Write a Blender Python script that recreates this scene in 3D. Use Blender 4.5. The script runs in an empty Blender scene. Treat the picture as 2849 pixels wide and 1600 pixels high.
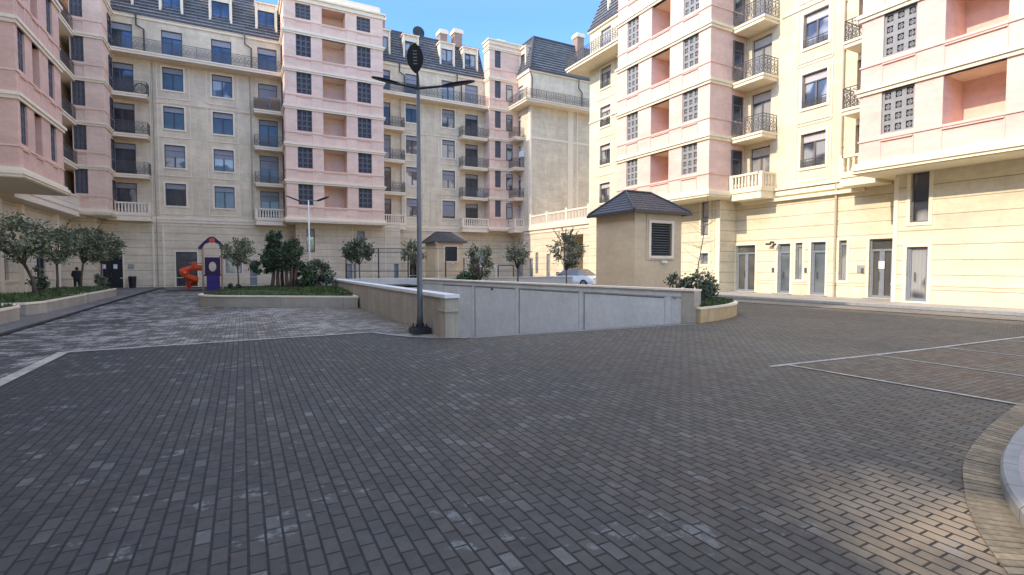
import bpy, bmesh, math, random
from mathutils import Vector, Matrix
random.seed(7)
S = bpy.context.scene
COL = S.collection
R_ = math.radians

# ------------------------------------------------------------------ materials
def nt(name):
    m = bpy.data.materials.new(name); m.use_nodes = True
    t = m.node_tree; b = t.nodes['Principled BSDF']
    return m, t, b
def L(t, a, b): t.links.new(a, b)
def N(t, typ, **k):
    n = t.nodes.new(typ)
    for a, v in k.items(): setattr(n, a, v)
    return n
def pos(t): return N(t, 'ShaderNodeNewGeometry').outputs['Position']
def noise(t, vec, scale, detail=4, rough=.6):
    n = N(t, 'ShaderNodeTexNoise'); n.inputs['Scale'].default_value = scale
    n.inputs['Detail'].default_value = detail; n.inputs['Roughness'].default_value = rough
    if vec is not None: L(t, vec, n.inputs['Vector'])
    return n.outputs['Fac']
def ramp(t, fac, stops):
    r = N(t, 'ShaderNodeValToRGB'); e = r.color_ramp.elements
    while len(e) < len(stops): e.new(.5)
    for i, (p, c) in enumerate(stops):
        e[i].position = p; e[i].color = (*c, 1) if len(c) == 3 else c
    L(t, fac, r.inputs['Fac']); return r.outputs['Color']
def mix(t, a, b, fac, mode='MIX'):
    m = N(t, 'ShaderNodeMix', data_type='RGBA', blend_type=mode)
    for s, v in ((m.inputs['Factor'], fac), (m.inputs['A'], a), (m.inputs['B'], b)):
        if isinstance(v, (int, float)): s.default_value = v
        elif isinstance(v, tuple): s.default_value = (*v, 1)
        else: L(t, v, s)
    return m.outputs['Result']
def wallvec(t, off=0.0):
    s = N(t, 'ShaderNodeSeparateXYZ'); L(t, pos(t), s.inputs[0])
    a = N(t, 'ShaderNodeMath', operation='ADD'); L(t, s.outputs[0], a.inputs[0]); L(t, s.outputs[1], a.inputs[1])
    z = N(t, 'ShaderNodeMath', operation='ADD'); L(t, s.outputs[2], z.inputs[0]); z.inputs[1].default_value = off
    c = N(t, 'ShaderNodeCombineXYZ'); L(t, a.outputs[0], c.inputs[0]); L(t, z.outputs[0], c.inputs[1])
    return c.outputs[0]
def bump(t, b, h, strength=.3, dist=.02):
    n = N(t, 'ShaderNodeBump'); n.inputs['Strength'].default_value = strength; n.inputs['Distance'].default_value = dist
    L(t, h, n.inputs['Height']); L(t, n.outputs[0], b.inputs['Normal'])
def scl(c, k): return tuple(min(1, x * k) for x in c)

def plain(name, c, rough=.7, var=.12, scale=3, metal=0, bmp=0):
    m, t, b = nt(name)
    f = noise(t, pos(t), scale, 5)
    L(t, ramp(t, f, [(.3, scl(c, 1 - var)), (.7, scl(c, 1 + var))]), b.inputs['Base Color'])
    b.inputs['Roughness'].default_value = rough; b.inputs['Metallic'].default_value = metal
    if bmp: bump(t, b, noise(t, pos(t), scale * 9, 3), bmp)
    return m
def stone(name, c, brick=(.6, .3), mort=.006, mcol=.62, course=None, streak=.12):
    m, t, b = nt(name)
    v = wallvec(t)
    n1 = noise(t, pos(t), .35, 4); n2 = noise(t, pos(t), 5, 4)
    base = ramp(t, n1, [(.3, scl(c, .9)), (.7, scl(c, 1.06))])
    base = mix(t, base, ramp(t, n2, [(.3, (.86,) * 3), (.7, (1.05,) * 3)]), .55, 'MULTIPLY')
    mh = N(t, 'ShaderNodeMapping'); mh.inputs['Scale'].default_value = (.5, 1.6, 1); L(t, v, mh.inputs[0])
    base = mix(t, base, ramp(t, noise(t, mh.outputs[0], .9, 6, .72), [(.35, (.86, .84, .82)), (.65, (1.05, 1.05, 1.05))]), .9, 'MULTIPLY')
    sz = N(t, 'ShaderNodeSeparateXYZ'); L(t, pos(t), sz.inputs[0]); mz = N(t, 'ShaderNodeMapRange'); mz.inputs[1].default_value = 0; mz.inputs[2].default_value = .9; mz.inputs[3].default_value = .34; mz.inputs[4].default_value = 0
    L(t, sz.outputs[2], mz.inputs[0]); gm_ = N(t, 'ShaderNodeMath', operation='MULTIPLY'); L(t, mz.outputs[0], gm_.inputs[0]); L(t, noise(t, pos(t), 1.7, 5, .7), gm_.inputs[1])
    base = mix(t, base, scl(c, .45), gm_.outputs[0])
    # vertical weather streaks
    mp = N(t, 'ShaderNodeMapping'); mp.inputs['Scale'].default_value = (1.1, .22, 1); L(t, v, mp.inputs[0])
    st = ramp(t, noise(t, mp.outputs[0], 1.3, 5, .7), [(.42, (1 - streak * 2,) * 3), (.62, (1, 1, 1))])
    base = mix(t, base, st, .8, 'MULTIPLY')
    if brick:
        br = N(t, 'ShaderNodeTexBrick'); br.offset = .5
        L(t, v, br.inputs['Vector'])
        br.inputs['Scale'].default_value = 1; br.inputs['Brick Width'].default_value = brick[0]; br.inputs['Row Height'].default_value = brick[1]
        br.inputs['Mortar Size'].default_value = mort; br.inputs['Mortar Smooth'].default_value = .3
        br.inputs['Color1'].default_value = (.93, .93, .93, 1); br.inputs['Color2'].default_value = (1, 1, 1, 1); br.inputs['Mortar'].default_value = (mcol,) * 3 + (1,)
        base = mix(t, base, br.outputs['Color'], 1.0, 'MULTIPLY')
    if course:
        b2 = N(t, 'ShaderNodeTexBrick'); b2.offset = 0
        L(t, wallvec(t, course[1]), b2.inputs['Vector'])
        b2.inputs['Scale'].default_value = 1; b2.inputs['Brick Width'].default_value = 500; b2.inputs['Row Height'].default_value = course[0]
        b2.inputs['Mortar Size'].default_value = .018; b2.inputs['Mortar Smooth'].default_value = .2
        b2.inputs['Color1'].default_value = (1, 1, 1, 1); b2.inputs['Color2'].default_value = (1, 1, 1, 1); b2.inputs['Mortar'].default_value = (.5, .47, .42, 1)
        base = mix(t, base, b2.outputs['Color'], 1.0, 'MULTIPLY')
    L(t, base, b.inputs['Base Color']); b.inputs['Roughness'].default_value = .85
    bump(t, b, n2, .15, .01)
    return m
def glass(name, c, rough=.06, metal=.12, curtain=None):
    m, t, b = nt(name)
    f = noise(t, pos(t), .55, 2)
    col = ramp(t, f, [(.35, scl(c, .6)), (.65, scl(c, 1.5))])
    if curtain:
        s = N(t, 'ShaderNodeTexWave'); s.inputs['Scale'].default_value = 2.2; s.inputs['Distortion'].default_value = 1.5
        L(t, wallvec(t), s.inputs[0])
        cc = mix(t, scl(curtain, .9), curtain, s.outputs['Fac'])
        g = noise(t, pos(t), .8, 1)
        col = mix(t, col, cc, ramp(t, g, [(.42, (0, 0, 0)), (.5, (1, 1, 1))]))
    L(t, col, b.inputs['Base Color'])
    b.inputs['Roughness'].default_value = rough; b.inputs['Metallic'].default_value = metal
    b.inputs['Specular IOR Level'].default_value = .8
    return m

CREAM = (.885, .735, .53)
CREAMR = (.86, .745, .515)
M = {}
M['stone'] = stone('cream_stone', CREAM, (.5, .25), .004, .84, streak=.09)
M['low'] = stone('coursed_stone', scl(CREAM, 1.0), (.6, .21), .004, .88, course=(.63, -.16), streak=.05)
M['trim'] = plain('cream_trim', (.87, .735, .56), .75, .06)
M['trimr'] = plain('yellow_cream_trim', (.88, .77, .54), .75, .06)
M['stoner'] = stone('yellow_cream_stone', CREAMR, (.5, .25), .003, .93, streak=.03)
M['lowr'] = stone('yellow_coursed_stone', CREAMR, (.6, .21), .003, .95, course=(.63, -.16), streak=.03)
M['peach'] = stone('peach_render', (.90, .625, .50), None, streak=.015)
M['peachtrim'] = plain('peach_trim', (.80, .53, .43), .75, .05)
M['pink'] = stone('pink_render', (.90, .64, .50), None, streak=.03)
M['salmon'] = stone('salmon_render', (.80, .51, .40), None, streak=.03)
M['pinktrim'] = plain('pink_trim', (.82, .54, .42), .75, .06)
M['soffit'] = plain('soffit', (.55, .46, .32), .8, .06)
M['frame'] = plain('dark_frame', (.045, .047, .055), .4, .1)
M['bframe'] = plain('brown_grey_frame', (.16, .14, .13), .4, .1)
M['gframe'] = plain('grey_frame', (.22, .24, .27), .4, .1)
M['iron'] = plain('wrought_iron', (.085, .078, .074), .5, .2)
M['shutter'] = plain('shutter_box', (.30, .30, .33), .5, .08)
M['shutter2'] = plain('shutter_box_light', (.55, .52, .48), .5, .08)
M['glass'] = glass('window_glass', (.05, .055, .07))
M['glasse'] = glass('window_glass_bright_curtain', (.05, .06, .07), .1, .15, (.62, .60, .54))
M['glassf'] = glass('window_glass_greenish', (.05, .06, .06), .05, .25)
M['glassc'] = glass('window_glass_curtained', (.07, .075, .09), .1, .15, (.42, .42, .40))
M['glassl'] = glass('window_glass_light', (.24, .26, .27), .12, .15, (.40, .39, .35))
M['glassd'] = glass('door_glass', (.10, .10, .09), .08, .25)
M['glassdb'] = glass('door_glass_blue', (.16, .18, .185), .12, .2)
M['glassb'] = glass('window_glass_blue', (.07, .10, .14), .06, .4)
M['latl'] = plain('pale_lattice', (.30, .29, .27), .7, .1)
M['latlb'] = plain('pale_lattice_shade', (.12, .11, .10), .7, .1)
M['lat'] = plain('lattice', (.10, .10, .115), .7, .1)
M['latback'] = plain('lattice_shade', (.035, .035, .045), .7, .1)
M['pipe'] = plain('pipe_cream', (.50, .42, .30), .5, .1)
M['dpipe'] = plain('pipe_dark', (.07, .06, .06), .5, .1)
M['door'] = plain('brown_door', (.20, .12, .10), .5, .1)
M['dark'] = plain('dark_void', (.012, .012, .014), .9, .1)
M['steel'] = plain('pole_steel', (.12, .13, .135), .4, .12, metal=.3)
M['black'] = plain('black_plastic', (.015, .016, .02), .35, .2)
M['white'] = plain('white_paint', (.75, .75, .74), .5, .05)
M['brickred'] = stone('chimney_brick', (.40, .27, .21), (.24, .08), .01, .8, streak=.04)
M['bark'] = plain('bark', (.12, .095, .075), .9, .4, 12, bmp=.5)
M['soil'] = plain('soil', (.07, .05, .035), .95, .3, 6)
M['paper'] = plain('paper', (.8, .8, .78), .7, .02)
M['plaque'] = plain('plaque', (.35, .33, .30), .4, .1)
M['purple'] = plain('purple_plastic', (.035, .015, .16), .6, .1)
M['violet'] = plain('dark_violet_plastic', (.03, .008, .06), .65, .1)
M['red'] = plain('red_plastic', (.50, .04, .02), .35, .1)
M['orange'] = plain('orange_plastic', (.72, .10, .02), .3, .1)
M['tan'] = plain('tan_post', (.42, .28, .20), .5, .1)
M['rubber'] = plain('rubber_mat', (.045, .03, .035), .9, .2)

def slate():
    m, t, b = nt('slate_roof')
    v = wallvec(t)
    br = N(t, 'ShaderNodeTexBrick'); br.offset = .5; L(t, v, br.inputs['Vector'])
    br.inputs['Scale'].default_value = 1; br.inputs['Brick Width'].default_value = .9; br.inputs['Row Height'].default_value = .3
    br.inputs['Mortar Size'].default_value = .03; br.inputs['Mortar Smooth'].default_value = .5
    br.inputs['Color1'].default_value = (.09, .092, .097, 1); br.inputs['Color2'].default_value = (.145, .147, .15, 1); br.inputs['Mortar'].default_value = (.025, .025, .03, 1)
    c = mix(t, br.outputs['Color'], ramp(t, noise(t, pos(t), 1.2), [(.3, (.75,) * 3), (.7, (1.3,) * 3)]), .8, 'MULTIPLY')
    L(t, c, b.inputs['Base Color']); b.inputs['Roughness'].default_value = .55
    w = N(t, 'ShaderNodeTexWave', wave_type='BANDS', bands_direction='Y', wave_profile='SAW'); w.inputs['Scale'].default_value = 1.667 / 1.6667 * .5236 * 2
    L(t, v, w.inputs[0])
    bump(t, b, br.outputs['Fac'], .6, -.03)
    return m
M['slate'] = slate()
M['slatel'] = plain('slate_highlight', (.26, .27, .30), .5, .35, 3)  # pale tone paints a highlight along each slate row
def metaltile():
    m, t, b = nt('metal_tile_roof')
    f = noise(t, pos(t), 4, 4)
    L(t, ramp(t, f, [(.3, (.045, .045, .050)), (.7, (.075, .073, .080))]), b.inputs['Base Color'])
    b.inputs['Roughness'].default_value = .45
    return m
M['tile'] = metaltile()

def paver(name, bw, rh, c1, c2, mort, rot=0, stain=.25, dust=(.22, .21, .20), msize=.007, warm=True, staincut=(.60, .66)):
    m, t, b = nt(name)
    mp = N(t, 'ShaderNodeMapping'); mp.inputs['Rotation'].default_value = (0, 0, rot); L(t, pos(t), mp.inputs[0])
    br = N(t, 'ShaderNodeTexBrick'); br.offset = .5; L(t, mp.outputs[0], br.inputs['Vector'])
    br.inputs['Scale'].default_value = 1; br.inputs['Brick Width'].default_value = bw; br.inputs['Row Height'].default_value = rh
    br.inputs['Mortar Size'].default_value = msize; br.inputs['Mortar Smooth'].default_value = .4; br.inputs['Bias'].default_value = -.1
    br.inputs['Color1'].default_value = (*c1, 1); br.inputs['Color2'].default_value = (*c2, 1); br.inputs['Mortar'].default_value = (*mort, 1)
    col = br.outputs['Color']
    big = noise(t, pos(t), .22, 4)
    col = mix(t, col, ramp(t, big, [(.3, (.78,) * 3), (.7, (1.2,) * 3)]), .8, 'MULTIPLY')
    col = mix(t, col, ramp(t, noise(t, pos(t), .55, 5, .7), [(.35, (.9, .97, 1.04)), (.5, (1, 1, 1)), (.66, (1.14, 1.0, .95))]), .9, 'MULTIPLY')
    if warm:   # bounce light painted in: darker, bluer pavers west, brighter, warmer ones east
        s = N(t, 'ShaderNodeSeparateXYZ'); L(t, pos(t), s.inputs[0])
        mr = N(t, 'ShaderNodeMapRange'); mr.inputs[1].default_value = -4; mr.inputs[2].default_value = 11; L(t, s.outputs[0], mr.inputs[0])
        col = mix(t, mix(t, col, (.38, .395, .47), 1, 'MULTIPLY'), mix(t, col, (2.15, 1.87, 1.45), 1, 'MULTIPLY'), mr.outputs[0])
    # per-brick pale efflorescence: patchy noise, harder inside each paver
    sn = noise(t, pos(t), 2.1, 5, .72)
    patch = noise(t, pos(t), .35, 2)
    a = N(t, 'ShaderNodeMath', operation='MULTIPLY_ADD'); L(t, patch, a.inputs[0]); a.inputs[1].default_value = .35; L(t, sn, a.inputs[2])
    k = N(t, 'ShaderNodeMath', operation='ADD'); L(t, a.outputs[0], k.inputs[0]); k.inputs[1].default_value = -.175
    sf = ramp(t, k.outputs[0], [(staincut[0], (0, 0, 0)), (staincut[1], (stain,) * 3)])
    inv = N(t, 'ShaderNodeMath', operation='SUBTRACT'); inv.inputs[0].default_value = 1; L(t, br.outputs['Fac'], inv.inputs[1])
    sf2 = N(t, 'ShaderNodeMath', operation='MULTIPLY'); L(t, sf, sf2.inputs[0]); L(t, inv.outputs[0], sf2.inputs[1])
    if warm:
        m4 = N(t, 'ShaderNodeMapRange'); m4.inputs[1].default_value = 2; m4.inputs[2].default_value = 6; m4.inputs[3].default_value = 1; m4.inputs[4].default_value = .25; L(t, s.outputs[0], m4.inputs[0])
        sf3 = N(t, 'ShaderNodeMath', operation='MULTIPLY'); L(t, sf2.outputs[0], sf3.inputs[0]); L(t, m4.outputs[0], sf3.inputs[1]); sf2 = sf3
    col = mix(t, col, dust, sf2.outputs[0])
    if warm:   # single pale worn pavers
        b3 = N(t, 'ShaderNodeTexBrick'); b3.offset = .5; L(t, mp.outputs[0], b3.inputs['Vector'])
        for nm_, v_ in (('Scale', 1), ('Brick Width', bw), ('Row Height', rh), ('Mortar Size', msize), ('Bias', 0)): b3.inputs[nm_].default_value = v_
        b3.inputs['Color1'].default_value = (0, 0, 0, 1); b3.inputs['Color2'].default_value = (1, 1, 1, 1); b3.inputs['Mortar'].default_value = (0, 0, 0, 1)
        w1 = ramp(t, b3.outputs['Color'], [(.90, (0, 0, 0)), (.97, (1, 1, 1))]); w2 = ramp(t, noise(t, pos(t), 9, 5, .8), [(.40, (.12,) * 3), (.6, (.8,) * 3)])
        w3 = ramp(t, noise(t, pos(t), .45, 3), [(.42, (.1,) * 3), (.58, (.9,) * 3)])
        wf = mix(t, mix(t, w1, w2, 1, 'MULTIPLY'), w3, 1, 'MULTIPLY'); wf = mix(t, (0, 0, 0), wf, m4.outputs[0])
        col = mix(t, col, (.19, .20, .20), wf)
    if warm:   # sun patch painted in as a warm tan spot beside the island border
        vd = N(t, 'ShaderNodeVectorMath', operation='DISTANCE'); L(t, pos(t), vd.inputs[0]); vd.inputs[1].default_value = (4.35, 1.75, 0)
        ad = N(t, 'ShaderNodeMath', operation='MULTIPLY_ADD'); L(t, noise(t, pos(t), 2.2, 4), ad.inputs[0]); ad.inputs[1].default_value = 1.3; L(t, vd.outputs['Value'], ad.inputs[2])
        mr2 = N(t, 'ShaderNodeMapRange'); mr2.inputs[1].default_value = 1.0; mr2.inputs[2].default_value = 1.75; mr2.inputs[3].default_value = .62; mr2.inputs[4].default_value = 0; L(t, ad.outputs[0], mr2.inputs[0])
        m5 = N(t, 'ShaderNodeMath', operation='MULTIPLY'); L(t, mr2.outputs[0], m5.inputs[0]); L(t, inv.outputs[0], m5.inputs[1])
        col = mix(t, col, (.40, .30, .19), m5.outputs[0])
    L(t, col, b.inputs['Base Color'])
    rr = ramp(t, noise(t, pos(t), 9, 3), [(.3, (.62,) * 3), (.7, (.85,) * 3)]); L(t, rr, b.inputs['Roughness'])
    hb = N(t, 'ShaderNodeMath', operation='MULTIPLY_ADD'); L(t, noise(t, pos(t), 60, 3), hb.inputs[0]); hb.inputs[1].default_value = .25; L(t, inv.outputs[0], hb.inputs[2])
    sc_ = N(t, 'ShaderNodeSeparateColor'); L(t, br.outputs['Color'], sc_.inputs[0])
    h3 = N(t, 'ShaderNodeMath', operation='MULTIPLY_ADD'); L(t, sc_.outputs[0], h3.inputs[0]); h3.inputs[1].default_value = 6; L(t, hb.outputs[0], h3.inputs[2])
    bump(t, b, h3.outputs[0], .6, .014)
    return m
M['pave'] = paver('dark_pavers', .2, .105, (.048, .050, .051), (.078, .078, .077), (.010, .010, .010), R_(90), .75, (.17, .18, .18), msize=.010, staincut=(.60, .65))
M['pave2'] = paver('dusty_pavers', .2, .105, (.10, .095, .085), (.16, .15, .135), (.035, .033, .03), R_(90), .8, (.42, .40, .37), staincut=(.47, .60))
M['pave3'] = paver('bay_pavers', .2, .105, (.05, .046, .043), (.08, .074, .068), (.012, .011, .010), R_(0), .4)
M['side'] = paver('pavement_slabs', .6, .3, (.13, .125, .12), (.17, .165, .16), (.06, .06, .06), R_(90), .5, (.3, .29, .28), warm=False)
M['rside'] = paver('pale_pavement_slabs', .6, .3, (.36, .33, .28), (.44, .40, .34), (.2, .18, .16), R_(90), .4, (.5, .48, .42), warm=False)
def worn_line():
    m, t, b = nt('painted_line'); f = noise(t, pos(t), 6, 6, .75); g = noise(t, pos(t), .7, 3)
    a = N(t, 'ShaderNodeMath', operation='MULTIPLY_ADD'); L(t, g, a.inputs[0]); a.inputs[1].default_value = .5; L(t, f, a.inputs[2])
    L(t, ramp(t, a.outputs[0], [(.50, (.17, .155, .135)), (.68, (.33, .31, .27)), (.9, (.50, .47, .41))]), b.inputs['Base Color']); b.inputs['Roughness'].default_value = .85; return m
M['line'] = worn_line()
M['sunpave'] = paver('sunlit_pavers', .2, .105, (.20, .18, .15), (.27, .24, .20), (.08, .07, .06), R_(90), .4, (.4, .38, .33), warm=False)  # tan tone stands for sunlit ground
M['kerb'] = plain('kerb_stone', (.27, .265, .25), .8, .15, 5)
M['islandtop'] = plain('pinkish_concrete', (.34, .29, .29), .85, .15, 20)
M['border'] = plain('border_brick', (.19, .155, .105), .8, .35, 14)
def concrete():
    m, t, b = nt('concrete')
    n1 = noise(t, pos(t), .8, 6, .7); n2 = noise(t, pos(t), 7, 4)
    c = ramp(t, n1, [(.3, (.50, .49, .455)), (.7, (.65, .635, .59))])
    c = mix(t, c, ramp(t, n2, [(.3, (.88,) * 3), (.7, (1.08,) * 3)]), .7, 'MULTIPLY')
    L(t, c, b.inputs['Base Color']); b.inputs['Roughness'].default_value = .85
    return m
M['conc'] = concrete(); M['joint'] = plain('joint_shadow', (.12, .125, .13), .9, .2)
M['planter'] = stone('planter_stone', (.50, .44, .35), (.9, 3), .006, .7, streak=.12)
M['planterR'] = stone('planter_stone_warm', (.66, .48, .26), (.9, 3), .006, .7, streak=.1)
M['kiosk'] = stone('kiosk_stone', (.78, .60, .38), (.8, 9), .003, .95, streak=.03)

def leaf(name, c1, c2):
    m, t, b = nt(name)
    oi = N(t, 'ShaderNodeNewGeometry')
    r = ramp(t, oi.outputs['Random Per Island'], [(0, c1), (1, c2)])
    r = mix(t, r, ramp(t, noise(t, pos(t), 1.6, 3), [(.35, (.55,) * 3), (.65, (1.35,) * 3)]), .9, 'MULTIPLY')
    L(t, r, b.inputs['Base Color']); b.inputs['Roughness'].default_value = .6
    return m
M['olive'] = leaf('olive_leaf', (.11, .13, .065), (.30, .31, .19))
M['yew'] = leaf('yew_leaf', (.020, .042, .018), (.065, .105, .045))
M['shrub'] = leaf('shrub_leaf', (.055, .08, .042), (.17, .19, .115))
M['grass'] = leaf('grass_blade', (.03, .055, .012), (.10, .15, .035))
M['lawn'] = plain('lawn_base', (.035, .06, .018), .95, .4, 5)

# ------------------------------------------------------------------ mesh helpers
def wloc(o):
    v = Vector((0, 0, 0))
    while o: v += o.location; o = o.parent
    return v
class MB:
    def __init__(s): s.v = []; s.f = []; s.mi = []
    def face(s, pts, mi=0):
        i = len(s.v); s.v += [tuple(p) for p in pts]; s.f.append(tuple(range(i, i + len(pts)))); s.mi.append(mi); return s
    def box(s, x0, x1, y0, y1, z0, z1, mi=0):
        x0, x1 = min(x0, x1), max(x0, x1); y0, y1 = min(y0, y1), max(y0, y1); z0, z1 = min(z0, z1), max(z0, z1)
        i = len(s.v)
        s.v += [(x0, y0, z0), (x1, y0, z0), (x1, y1, z0), (x0, y1, z0), (x0, y0, z1), (x1, y0, z1), (x1, y1, z1), (x0, y1, z1)]
        for f in ((3, 2, 1, 0), (4, 5, 6, 7), (0, 1, 5, 4), (1, 2, 6, 5), (2, 3, 7, 6), (3, 0, 4, 7)):
            s.f.append(tuple(i + a for a in f)); s.mi.append(mi)
        return s
    def tube(s, path, rad, n=6, mi=0, cap=True):
        path = [Vector(p) for p in path]
        if not isinstance(rad, (list, tuple)): rad = [rad] * len(path)
        rings = []
        up = Vector((0, 0, 1))
        for k, p in enumerate(path):
            d = (path[min(k + 1, len(path) - 1)] - path[max(k - 1, 0)]).normalized()
            a = d.cross(up if abs(d.z) < .95 else Vector((1, 0, 0))).normalized(); b = d.cross(a)
            i = len(s.v)
            for j in range(n):
                an = 2 * math.pi * j / n
                s.v.append(tuple(p + (a * math.cos(an) + b * math.sin(an)) * rad[k]))
            rings.append(i)
        for k in range(len(rings) - 1):
            for j in range(n):
                a, b2 = rings[k] + j, rings[k] + (j + 1) % n
                s.f.append((a, b2, rings[k + 1] + (j + 1) % n, rings[k + 1] + j)); s.mi.append(mi)
        if cap:
            s.f.append(tuple(rings[0] + j for j in range(n))[::-1]); s.mi.append(mi)
            s.f.append(tuple(rings[-1] + j for j in range(n))); s.mi.append(mi)
        return s
    def prism(s, poly, z0, z1, mi=0, top=True, bot=False):
        n = len(poly); i = len(s.v)
        s.v += [(x, y, z0) for x, y in poly] + [(x, y, z1) for x, y in poly]
        for k in range(n):
            s.f.append((i + k, i + (k + 1) % n, i + n + (k + 1) % n, i + n + k)); s.mi.append(mi)
        if top: s.f.append(tuple(i + n + k for k in range(n))); s.mi.append(mi)
        if bot: s.f.append(tuple(i + k for k in range(n))[::-1]); s.mi.append(mi)
        return s
    def build_each(s, name, mats, parent):
        for i in range(len(s.v) // 8):
            m_ = MB(); m_.v = s.v[8 * i:8 * i + 8]; m_.f = [tuple(a - 8 * i for a in f) for f in s.f[6 * i:6 * i + 6]]; m_.mi = s.mi[6 * i:6 * i + 6]; m_.build(name, mats, parent)
    def build(s, name, mats, parent=None, smooth=False, fixn=False):
        if not isinstance(mats, (list, tuple)): mats = [mats]
        me = bpy.data.meshes.new(name)
        off = wloc(parent) if parent else Vector((0, 0, 0))
        if not parent and s.v:
            xs = [v[0] for v in s.v]; ys = [v[1] for v in s.v]; zs = [v[2] for v in s.v]
            off = Vector(((min(xs) + max(xs)) / 2, (min(ys) + max(ys)) / 2, min(zs)))
        me.from_pydata([(v[0] - off.x, v[1] - off.y, v[2] - off.z) for v in s.v], [], s.f)
        for m in mats: me.materials.append(m)
        me.polygons.foreach_set('material_index', s.mi)
        if smooth: me.polygons.foreach_set('use_smooth', [True] * len(me.polygons))
        if fixn:
            bm = bmesh.new(); bm.from_mesh(me); bmesh.ops.remove_doubles(bm, verts=bm.verts, dist=.0005)
            bmesh.ops.recalc_face_normals(bm, faces=bm.faces); bm.to_mesh(me); bm.free()
        me.update()
        o = bpy.data.objects.new(name, me); COL.objects.link(o)
        if parent: o.parent = parent
        else: o.location = off
        return o
def thing(name, loc, label, cat, group=None):
    o = bpy.data.objects.new(name, None); COL.objects.link(o); o.location = loc; o.empty_display_size = .3
    return tag(o, label, cat, group)
def tag(o, label, cat, group=None):
    o['label'] = label; o['category'] = cat
    if group: o['group'] = group
    return o
def struct(o): o['kind'] = 'structure'; return o

class F:   # a vertical facade plane; u is the world coordinate that runs along it, d is measured outwards
    def __init__(s, axis, c, out): s.a = axis; s.c = c; s.o = out
    def pt(s, u, d, z):
        c = s.c + s.o * d
        return (c, u, z) if s.a == 'p' else (u, c, z)
    def box(s, mb, u0, u1, d0, d1, z0, z1, mi=0):
        a = s.pt(u0, d0, z0); b = s.pt(u1, d1, z1)
        mb.box(a[0], b[0], a[1], b[1], a[2], b[2], mi)
    def wall(s, mb, u0, u1, z0, z1, holes=(), reveal=.22, d=0, mi=0, rmi=None):
        if rmi is None: rmi = mi
        us = sorted({round(x, 4) for x in [u0, u1] + [c for h in holes for c in h[:2]] if u0 - 1e-6 <= x <= u1 + 1e-6})
        zs = sorted({round(x, 4) for x in [z0, z1] + [c for h in holes for c in h[2:4]] if z0 - 1e-6 <= x <= z1 + 1e-6})
        for i in range(len(us) - 1):
            for j in range(len(zs) - 1):
                um = (us[i] + us[i + 1]) / 2; zm = (zs[j] + zs[j + 1]) / 2
                if any(h[0] < um < h[1] and h[2] < zm < h[3] for h in holes): continue
                mb.face([s.pt(us[i], d, zs[j]), s.pt(us[i + 1], d, zs[j]), s.pt(us[i + 1], d, zs[j + 1]), s.pt(us[i], d, zs[j + 1])], mi)
        for h in holes:
            a, b, c, e = max(h[0], u0), min(h[1], u1), max(h[2], z0), min(h[3], z1)
            if a >= b or c >= e: continue
            r = h[4] if len(h) > 4 else reveal
            P = s.pt
            for q in ([P(a, d, c), P(a, d - r, c), P(a, d - r, e), P(a, d, e)], [P(b, d, c), P(b, d - r, c), P(b, d - r, e), P(b, d, e)],
                      [P(a, d, e), P(b, d, e), P(b, d - r, e), P(a, d - r, e)], [P(a, d, c), P(b, d, c), P(b, d - r, c), P(a, d - r, c)]):
                mb.face(q, rmi)
            if len(h) > 5: mb.face([P(a, d - r, c), P(b, d - r, c), P(b, d - r, e), P(a, d - r, e)], rmi)

PANES = ['glass', 'glass', 'glassc', 'glass', 'glassc', 'glasse', 'glassf']
def window(parent, f, u0, u1, z0, z1, d=0, rec=.2, style='dark', box_=True, mull=1, guard=False, name='window', tr=.24):
    u0, u1 = min(u0, u1), max(u0, u1)
    mb = MB(); t = .06; dd = d - rec
    fm = M['frame'] if style != 'grey' else M['gframe']
    w = u1 - u0; h = z1 - z0
    f.box(mb, u0, u0 + t, dd, dd + .07, z0, z1); f.box(mb, u1 - t, u1, dd, dd + .07, z0, z1)
    f.box(mb, u0 + t, u1 - t, dd, dd + .07, z0, z0 + t); f.box(mb, u0 + t, u1 - t, dd, dd + .07, z1 - t, z1)
    zt = z1 - tr * h
    f.box(mb, u0 + t, u1 - t, dd, dd + .08, zt - .05, zt)
    for k in range(mull):
        c = u0 + w * (k + 1) / (mull + 1)
        f.box(mb, c - .045, c + .045, dd, dd + .078, z0 + t, zt - .05)
    if box_: f.box(mb, u0 + t, u1 - t, dd, dd + .05, zt, z1 - t, 1)
    if box_ and style in ('dark', 'light') and random.random() < .17:      # roller shutter partly lowered
        dz = random.choice((.2, .35, .55, .8)) * (zt - z0)
        for q_ in range(int(dz / .07)): f.box(mb, u0 + t, u1 - t, dd + .072, dd + .082, zt - .05 - .07 * (q_ + 1) + .008, zt - .05 - .07 * q_, 1)
    o = mb.build(name, [fm, M['shutter2'] if style == 'light' else M['shutter']], parent)
    g = MB(); e = dd + .02
    g.face([f.pt(u0 + t, e, z0 + t), f.pt(u1 - t, e, z0 + t), f.pt(u1 - t, e, z1 - t), f.pt(u0 + t, e, z1 - t)])
    gm = {'dark': random.choice(PANES), 'light': random.choice(['glassl', 'glassl', 'glassc']), 'blue': 'glassb', 'grey': 'glassl', 'warm': 'glassc'}[style]
    g.build('pane', M[gm], o)
    if guard:
        r = MB(); iron_panel(r, f, u0, u1, d + .02, z0 + .02, .42); r.build('guard_rail', M['iron'], o)
    return o
def ring(mb, f, uc, d, zc, ru, rz, w=.011, n=8):
    for k in range(n):
        a0 = 2 * math.pi * k / n; a1 = 2 * math.pi * (k + 1) / n
        p = []
        for a, r in ((a0, 1), (a1, 1), (a1, 1 - w / ru * 2), (a0, 1 - w / ru * 2)):
            p.append(f.pt(uc + math.cos(a) * ru * r, d, zc + math.sin(a) * rz * r))
        mb.face(p)
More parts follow.
